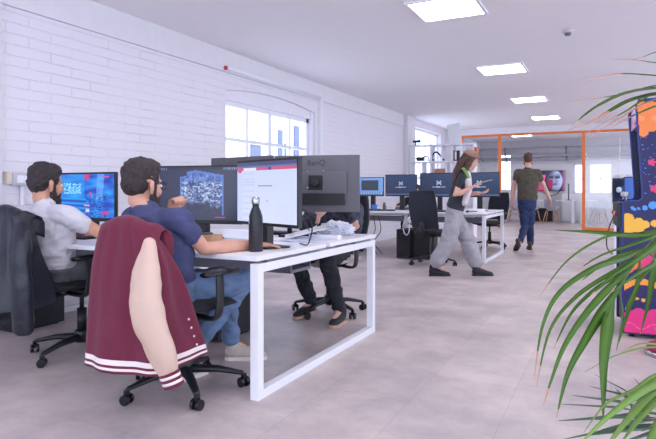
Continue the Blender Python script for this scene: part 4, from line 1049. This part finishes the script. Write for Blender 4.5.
# ------------------------------------------------------------------ desk behind the arcade machine
t = thing('pedestal_desk', 'white panel end desk standing behind the arcade machine', 'desk', (.12, 9.1, 0))
bm = nb(); box(bm, (-.08, -.42, 0), (.02, .42, .72), bev=.003); obj('end_panel', bm, M_metalw, t)
bm = nb(); box(bm, (-.1, -.45, .72), (1.5, .45, .75), bev=.003); obj('tabletop', bm, M_desk, t)
bm = nb(); box(bm, (1.4, -.42, 0), (1.47, .42, .72), bev=.003); obj('end_panel', bm, M_metalw, t)
TZ = .75
monitor('blue lit monitor beside the arcade machine', (.16, 8.75), (.70, 8.80), 1.09, .33, scr_blue, (20, 12), stand=.75)
monitor('dark narrow monitor carrying white headphones behind the arcade machine', (.02, 9.25), (.34, 9.3), 1.08, .33, scr_dark, (20, 12), stand=.75)
t = thing('headphones', 'white headphones hung over the dark monitor near the arcade machine', 'headphones', (.17, 9.29, 1.075))
bm = nb(); tube(bm, smooth_path([(-.07, 0, .02), (-.06, 0, .16), (0, 0, .20), (.06, 0, .16), (.07, 0, .02)], 5), .014, 8); obj('headband', bm, M_metalw, t)
for x in (-.07, .07):
    bm = nb(); lathe(bm, [(.035, -.03), (.045, -.01), (.045, .03), (.03, .05)], c=(x, 0, 0)); obj('ear_cup', bm, M_metalw, t)
cable('hanging_cable', 'dark cable looping down the white end panel behind the arcade machine', [(.03, 8.66, .72), (-.04, 8.63, .5), (-.05, 8.63, .3), (.02, 8.64, .2)], M_blk, .008)

# ------------------------------------------------------------------ arcade machine
AX, AY = .08, 4.68
t = thing('arcade_machine', 'upright arcade machine with navy side covered in orange, yellow and magenta cloud art', 'arcade machine', (AX, AY, 0), .055)
prof = [(0, .03), (0, .985), (.02, .997), (.10, 1.0), (.122, 1.015), (.128, 1.05), (.085, 1.70), (.10, 1.735), (.72, 1.76), (.76, 1.72), (.76, .03)]
def inprof(x, z):
    c = False; n = len(prof)
    for i in range(n):
        a, b = prof[i], prof[(i+1) % n]
        if (a[1] > z) != (b[1] > z) and x < (b[0]-a[0])*(z-a[1])/(b[1]-a[1])+a[0]: c = not c
    return c
def side_art(x, z):
    n1 = noise.noise(Vector((x*9, z*9, 1))); n2 = noise.noise(Vector((x*60, z*60, 4)))
    c = C(26, 22, 84)
    def blobs(cs):
        return any((x-a)**2+(z-b)**2 < r*r for a, b, r in cs)
    if n2 > .52 and z > 1.05: c = C(70, 130, 220)
    if blobs([(.10, 1.66, .05), (.13, 1.60, .07), (.18, 1.66, .06), (.10, 1.54, .05), (.13, 1.50, .035), (.18, 1.55, .05), (.24, 1.62, .06), (.30, 1.56, .06), (.13, 1.68, .04), (.36, 1.5, .05)]): c = C(240, 132, 66)
    if blobs([(.12, 1.60, .02), (.2, 1.6, .02)]): c = C(246, 150, 90)
    for (cx, cz, r) in ((.185, 1.28, .028), (.20, 1.09, .03), (.33, 1.2, .06), (.5, 1.35, .07)):
        a = math.atan2(z-cz, x-cx); d = math.hypot(x-cx, z-cz)
        if d < r*(.55+.45*abs(math.cos(2.5*a))): c = C(222, 52, 110)
    if blobs([(.06, .95, .012), (.10, .945, .010), (.14, .95, .018), (.19, .97, .028), (.25, .93, .02), (.075, .94, .01)]): c = C(80, 150, 235)
    if blobs([(.03, .87, .04), (.03, .80, .045), (.06, .83, .04), (.10, .85, .03), (.14, .83, .03), (.20, .84, .025), (.10, .80, .035), (.26, .83, .03), (.33, .85, .05)]) or (.01 < x < .04 and .76 < z < .91): c = C(238, 180, 58)
    if abs(z-.52-.9*(x-.05)) < .05+.02*n1 and .03 < x < .3: c = C(238, 110, 60)
    if abs(z-.50-1.5*(x-.12)) < .06 and .10 < x < .3: c = C(214, 50, 120)
    if abs(z-.36-.25*x-.03*math.sin(x*18)) < .022: c = C(240, 150, 60)
    if blobs([(.09, .29, .012), (.13, .28, .014), (.17, .30, .010), (.23, .27, .014)]): c = C(240, 170, 60)
    if blobs([(.05, .14, .06), (.10, .17, .05), (.15, .14, .06), (.20, .17, .05), (.26, .15, .06), (.33, .17, .06), (.42, .15, .07), (.52, .17, .07), (.62, .15, .07), (.72, .16, .06)]) or z < .12: c = C(222, 42, 122)
    if z < .12 and .02 < x and abs(z-.09-.02*math.sin(x*40)) < .004: c = C(240, 90, 150)
    return c
ART = attr_mat('cabinet_print', 0, .5)
def side_panel(y0, y1, name):
    bm = nb(); M = Matrix(((1, 0, 0, 0), (0, 0, 1, y0), (0, 1, 0, 0), (0, 0, 0, 1))); prism(bm, prof, y1-y0, M); return obj(name, bm, mat('navy_board', (34, 32, 84), .4), t)
sp = side_panel(0, .02, 'side_panel')
# printed artwork: a thin skin on the near side
st = .0065; vs = []; fs = []; cs = []; idx = {}
nx, nz = int(.77/st), int(1.77/st)
for j in range(nz):
    for i in range(nx):
        x, z = (i+.5)*st, (j+.5)*st
        if not (inprof(x-.006, z) and inprof(x+.006, z) and inprof(x, z+.006) and inprof(x, z-.006)): continue
        q = []
        for a, b in ((0, 0), (1, 0), (1, 1), (0, 1)):
            k_ = (i+a, j+b)
            if k_ not in idx: idx[k_] = len(vs); vs.append(((i+a)*st, -.0012, (j+b)*st))
            q.append(idx[k_])
        fs.append(q); cs.append(lin(clampc(side_art(x, z))))
me = bpy.data.meshes.new('art'); me.from_pydata(vs, [], fs); at = me.color_attributes.new('Col', 'FLOAT_COLOR', 'CORNER')
for k_, c_ in enumerate(cs):
    for q in range(4): at.data[k_*4+q].color = c_+(1,)
o = to_obj('artwork', me, ART, sp); o['label'] = 'navy print with orange, yellow and magenta clouds'
side_panel(.58, .60, 'side_panel')
M_blue = mat('blue_edge_trim', (28, 66, 156), .35)
for y in (.01, .59):
    bm = nb(); P_ = [Vector((x, y, z)) for x, z in prof]; tube(bm, P_, .008, 8); obj('edge_trim', bm, M_blue, t)
bm = nb(); box(bm, (.01, .021, .06), (.06, .579, .80)); obj('front_door', bm, M_blk, t)
bm = nb(); box(bm, (-.035, .021, .80), (.11, .579, .985), bev=.01); cpn = obj('control_panel', bm, M_blk, t)
for y, m_ in ((.12, 'red_plastic'), (.2, 'button_white'), (.45, 'red_plastic')):
    bm = nb(); lathe(bm, [(.016, 0), (.016, .012), (.01, .016)], M=Matrix.Translation((-.035, y, .9)) @ Matrix.Rotation(-PI/2, 4, 'Y')); obj('button', bm, MATS.get(m_) or mat('button_white', (225, 220, 230), .4), cpn)
for y in (.16, .44):
    bm = nb(); tube(bm, [(.035, y, .985), (.035, y, 1.035)], .007, 8); jy = obj('joystick', bm, M_chrome, cpn)
    bm = nb(); ell(bm, (.035, y, 1.045), (.022, .022, .022)); o = obj('knob', bm, mat('button_white', (225, 220, 230), .4), t); o['label'] = 'white ball knob'
bm = nb(); vv = [bm.verts.new(p) for p in ((.16, .021, 1.0), (.16, .579, 1.0), (.13, .579, 1.56), (.13, .021, 1.56), (.19, .021, 1.0), (.19, .579, 1.0), (.17, .579, 1.56), (.17, .021, 1.56))]
for q in ((0, 1, 2, 3), (4, 7, 6, 5), (0, 3, 7, 4), (1, 5, 6, 2), (3, 2, 6, 7), (0, 4, 5, 1)): bm.faces.new([vv[i] for i in q])
obj('screen', bm, M_blkg, t)
bm = nb(); box(bm, (.10, .021, 1.56), (.15, .579, 1.71)); mq = obj('marquee', bm, mat('marquee_print', (196, 160, 210), .4), t); mq['label'] = 'pale pink and blue marquee'
bm = nb(); box(bm, (.095, .05, 1.58), (.1005, .3, 1.62)); obj('marquee_stripe', bm, mat('pink_print', (226, 90, 130), .4), mq)
bm = nb(); box(bm, (.12, .021, 1.70), (.75, .579, 1.74)); obj('top_board', bm, M_blk, t)
bm = nb(); box(bm, (.73, .021, .04), (.75, .579, 1.70)); obj('back_board', bm, M_blk, t)
for x in (.06, .68):
    for y in (.05, .53):
        bm = nb(); lathe(bm, [(.02, 0), (.02, .045)], c=(x, y+.01, 0)); obj('foot', bm, M_blk, t)
t = thing('round_stool', 'round magenta padded stool base with chrome rim on the floor by the arcade machine', 'stool', (.36, 4.30, 0))
bm = nb(); lathe(bm, [(.15, .03), (.152, .045), (.14, .065), (.05, .07)]); obj('cushion', bm, mat('magenta_vinyl', (150, 18, 78), .35), t)
bm = nb(); lathe(bm, [(.15, 0), (.165, .006), (.165, .024), (.15, .03)]); obj('rim', bm, M_chrome, t)

# ------------------------------------------------------------------ potted palm at the right foreground
def leaf_mat(name, c1, c2):
    m = mat(name, c1, .45, var=.18, scale=7, spec=.4); b = m.node_tree.nodes['Principled BSDF']
    b.inputs['Subsurface Weight'].default_value = 0
    return m
M_l1 = leaf_mat('palm_leaf', (70, 106, 30), 0); M_l2 = leaf_mat('palm_leaf_bright', (116, 150, 68), 0); M_l3 = leaf_mat('palm_leaf_bluish', (74, 104, 76), 0)
M_tip = mat('dry_leaf_tip', (206, 150, 128), .7, var=.1)
def leaflet(bm, pts, w_, nrm, tip=0.0, fold_=.35, shape=.35, mi=0):
    P_ = smooth_path(pts, 7); n = len(P_); L = [0]
    for a, b in zip(P_, P_[1:]): L.append(L[-1]+(b-a).length)
    rows = []
    for i, p in enumerate(P_):
        t_ = L[i]/L[-1]; tg = (P_[min(i+1, n-1)]-P_[max(i-1, 0)]).normalized(); s = tg.cross(Vector(nrm)).normalized(); u = s.cross(tg)
        wd = w_*(min(1, .25+t_/shape*.75) if t_ < shape else (1-(t_-shape)/(1-shape))**.8)*.5+.0003
        rows.append([bm.verts.new(p+s*wd+u*wd*fold_), bm.verts.new(p), bm.verts.new(p-s*wd+u*wd*fold_), bm.verts.new(p-u*.0005)])
    for i in range(n-1):
        a, b = rows[i], rows[i+1]; m_ = 1 if L[i]/L[-1] > 1-tip else mi
        for q0, q1 in ((0, 1), (1, 2), (2, 3), (3, 0)):
            f = bm.faces.new((a[q0], a[q1], b[q1], b[q0])); f.material_index = m_; f.smooth = True
cam_n = Vector((SN, -CS, 0))
plant = thing('potted_palm', 'large green potted palm whose fronds arch in from the right edge', 'plant', (.62, 1.55, 0))
OP = Vector((.62, 1.55, 0))
bm = nb(); lathe(bm, [(.13, 0), (.17, .3), (.18, .32), (.165, .32), (.16, .28), (.02, .28)]); obj('pot', bm, mat('white_pot', (220, 216, 220), .4), plant)
bm = nb(); lathe(bm, [(.155, .25), (.155, .285), (.02, .29)]); obj('soil', bm, mat('soil', (60, 46, 38), .9, bump=.5), plant)
rnd = random.Random(4)
def frond(stalk, leaves, m, nrm, tipm=M_tip, label=None, w0=.006):
    """stalk: world points from the pot out; leaves: (points, width, tip)"""
    bm = nb(); P_ = smooth_path(stalk, 8); loft(bm, P_, [w0*(1-.6*i/len(P_)) for i in range(len(P_))], seg=8)
    fr = obj('frond', bm, M_l1, plant, OP)
    bm = nb()
    for pts, wd, tp in leaves:
        leaflet(bm, pts, wd, nrm+Vector((rnd.uniform(-.25, .25), rnd.uniform(-.25, .25), rnd.uniform(-.1, .3))), tp)
    obj('leaflets', bm, [m, tipm], fr, OP)
    return fr
base = OP+Vector((0, 0, .29))
def pz(lst): return [V(*q) for q in lst]
# middle frond, drooping towards the camera side
st_m = [base, OP+Vector((.02, -.05, .75)), V(700, 205, 1.35), V(668, 228, 1.25), V(640, 256, 1.17), V(620, 285, 1.12), V(611, 302, 1.10)]
lm = [
 ([(676, 226, 1.28), (640, 236, 1.22), (600, 233, 1.24), (553, 230, 1.32)], .017, .0),
 ([(660, 236, 1.22), (620, 235, 1.16), (597, 241, 1.14), (566, 262, 1.12), (539, 297, 1.10)], .006, .1),
 ([(652, 246, 1.20), (625, 258, 1.12), (595, 268, 1.06), (560, 292, 1.02), (542, 327, 1.00), (534, 380, 1.0)], .013, .12),
 ([(645, 252, 1.18), (610, 274, 1.12), (576, 297, 1.08), (550, 330, 1.06), (536, 388, 1.04)], .009, .1),
 ([(633, 266, 1.15), (612, 285, 1.08), (585, 315, 1.03), (564, 347, 1.0), (550, 384, .98), (543, 407, .98)], .014, .1),
 ([(624, 280, 1.13), (606, 306, 1.07), (585, 340, 1.03), (567, 375, 1.0), (556, 419, .98)], .018, .06),
 ([(613, 298, 1.10), (607, 325, 1.04), (603, 360, 1.0), (603, 392, .98), (603, 421, .97)], .024, .03),
 ([(618, 290, 1.12), (622, 310, 1.14), (620, 330, 1.16), (616, 352, 1.18)], .010, .05),
 ([(640, 256, 1.17), (636, 285, 1.20), (628, 310, 1.23), (618, 345, 1.26)], .014, .05),
 ([(655, 240, 1.2), (652, 270, 1.24), (648, 300, 1.26), (640, 335, 1.3)], .018, .04),
 ([(664, 232, 1.22), (668, 262, 1.26), (664, 300, 1.3), (655, 330, 1.32)], .018, .04),
 ([(650, 247, 1.19), (630, 252, 1.2), (606, 262, 1.22), (580, 282, 1.25)], .008, .05),
 ([(672, 226, 1.26), (650, 238, 1.2), (628, 246, 1.18), (600, 256, 1.16), (575, 272, 1.14)], .008, .1),
 ([(630, 270, 1.15), (600, 286, 1.12), (572, 312, 1.10), (553, 350, 1.10)], .008, .1),
 ([(645, 250, 1.18), (655, 262, 1.12), (640, 272, 1.08), (612, 292, 1.04)], .010, .05),
 ([(668, 229, 1.25), (655, 246, 1.18), (634, 262, 1.12), (612, 276, 1.08), (590, 296, 1.06)], .015, .05),
 ([(672, 224, 1.26), (660, 255, 1.2), (640, 280, 1.16), (625, 310, 1.14)], .013, .05),
]
frond(st_m, [(pz(p), w_, tp) for p, w_, tp in lm], M_l1, cam_n*.7+Zd*.6)
# upper fronds reaching left under the ceiling line
st_u = [base, OP+Vector((-.02, -.06, 1.0)), V(740, 130, 1.35), V(710, 95, 1.32), V(690, 84, 1.30)]
lu = [
 ([(690, 66, 1.3), (656, 63, 1.26), (635, 60, 1.22), (612, 60, 1.2)], .008, .38),
 ([(690, 78, 1.3), (656, 76, 1.24), (622, 74, 1.18), (596, 78, 1.14), (572, 83, 1.12)], .007, .38),
 ([(690, 84, 1.3), (656, 86, 1.24), (630, 93, 1.18), (600, 98, 1.14), (566, 102, 1.1)], .009, .28),
 ([(688, 88, 1.3), (656, 89, 1.22), (625, 94, 1.16), (600, 105, 1.12), (585, 115, 1.1), (571, 127, 1.08)], .018, .06),
 ([(688, 92, 1.3), (656, 95, 1.22), (630, 101, 1.18), (612, 110, 1.16), (592, 122, 1.14), (568, 130, 1.12)], .017, .28),
 ([(690, 90, 1.3), (656, 93, 1.28), (625, 112, 1.24), (600, 125, 1.2), (576, 140, 1.18)], .006, .4),
 ([(690, 98, 1.32), (660, 105, 1.3), (635, 115, 1.28), (610, 128, 1.26)], .006, .3),
 ([(690, 60, 1.3), (668, 50, 1.24), (640, 58, 1.2), (628, 60, 1.2)], .006, .2),
 ([(682, 84, 1.28), (664, 96, 1.26), (640, 106, 1.2), (614, 122, 1.16), (580, 142, 1.12)], .006, .9),
]
frond(st_u, [(pz(p), w_, tp) for p, w_, tp in lu], M_l1, cam_n*.5+Zd*.8)
# lower bright frond
st_l = [base, OP+Vector((-.03, -.04, .42)), V(730, 385, 1.1), V(690, 378, 1.02), V(668, 382, .98)]
ll = [
 ([(690, 370, 1.02), (656, 384, .95), (630, 400, .9), (600, 424, .87), (575, 450, .85)], .016, 0),
 ([(690, 372, 1.02), (656, 390, .94), (635, 412, .9), (612, 440, .87), (600, 460, .86)], .020, 0),
 ([(690, 380, 1.02), (660, 398, .94), (640, 418, .9), (620, 445, .88)], .022, 0),
 ([(700, 366, 1.05), (656, 376, 1.0), (634, 390, .97), (606, 404, .95), (584, 432, .94)], .008, 0),
 ([(700, 346, 1.1), (656, 347, 1.08), (634, 350, 1.06), (610, 358, 1.05), (585, 372, 1.04)], .004, 0),
 ([(700, 350, 1.1), (665, 345, 1.06), (640, 344, 1.04), (622, 352, 1.03)], .006, 0),
 ([(690, 392, 1.0), (665, 415, .94), (650, 440, .92), (640, 460, .9)], .022, 0),
]
frond(st_l, [(pz(p), w_, tp) for p, w_, tp in ll], M_l2, cam_n*.5+Zd*.8)
# lower bluish frond behind it
st_b = [base, OP+Vector((-.04, -.02, .36)), V(740, 400, 1.35), V(700, 412, 1.3), V(660, 414, 1.25), V(632, 408, 1.22)]
lbl = []
for (x0, y0, x1, y1) in ((640, 402, 594, 374), (645, 405, 589, 386), (648, 410, 570, 395), (650, 414, 561, 404), (655, 418, 556, 421), (660, 424, 560, 440), (668, 428, 585, 436), (675, 430, 610, 446), (632, 408, 615, 388), (655, 408, 634, 378), (665, 410, 650, 384), (690, 430, 630, 450), (680, 414, 668, 388), (690, 418, 640, 432), (650, 416, 596, 420), (660, 420, 600, 430)):
    d = rnd.uniform(-.05, .05)
    lbl.append((pz([(x0, y0, 1.25), ((2*x0+x1)/3, (2*y0+y1)/3-2, 1.22+d/2), ((x0+2*x1)/3, (y0+2*y1)/3-1, 1.18+d), (x1, y1, 1.15+d)]), .011, .03))
frond(st_b, lbl, M_l3, cam_n*.4+Zd*.9)
# further fronds on the side away from the frame
for a, hgt, r_ in ((-20, 1.5, .7), (40, 1.3, .75), (100, 1.1, .7), (-70, 1.2, .6)):
    ca, sa = math.cos(math.radians(a)), math.sin(math.radians(a)); D = Vector((ca, sa, 0)); S_ = Vector((-sa, ca, 0))
    st_ = [base, OP+D*.12+Vector((0, 0, hgt*.6)), OP+D*.35+Vector((0, 0, hgt)), OP+D*r_+Vector((0, 0, hgt*.95))]
    P_ = smooth_path(st_, 8); lv = []
    for k_ in range(10, len(P_), 1):
        for s in (-1, 1):
            p = P_[k_]; lv.append(([p, p+S_*s*.12+D*.08+Vector((0, 0, .02)), p+S_*s*.22+D*.18-Vector((0, 0, .08)), p+S_*s*.27+D*.22-Vector((0, 0, .22))], .016, .05))
    frond(st_, lv, M_l1, Zd)
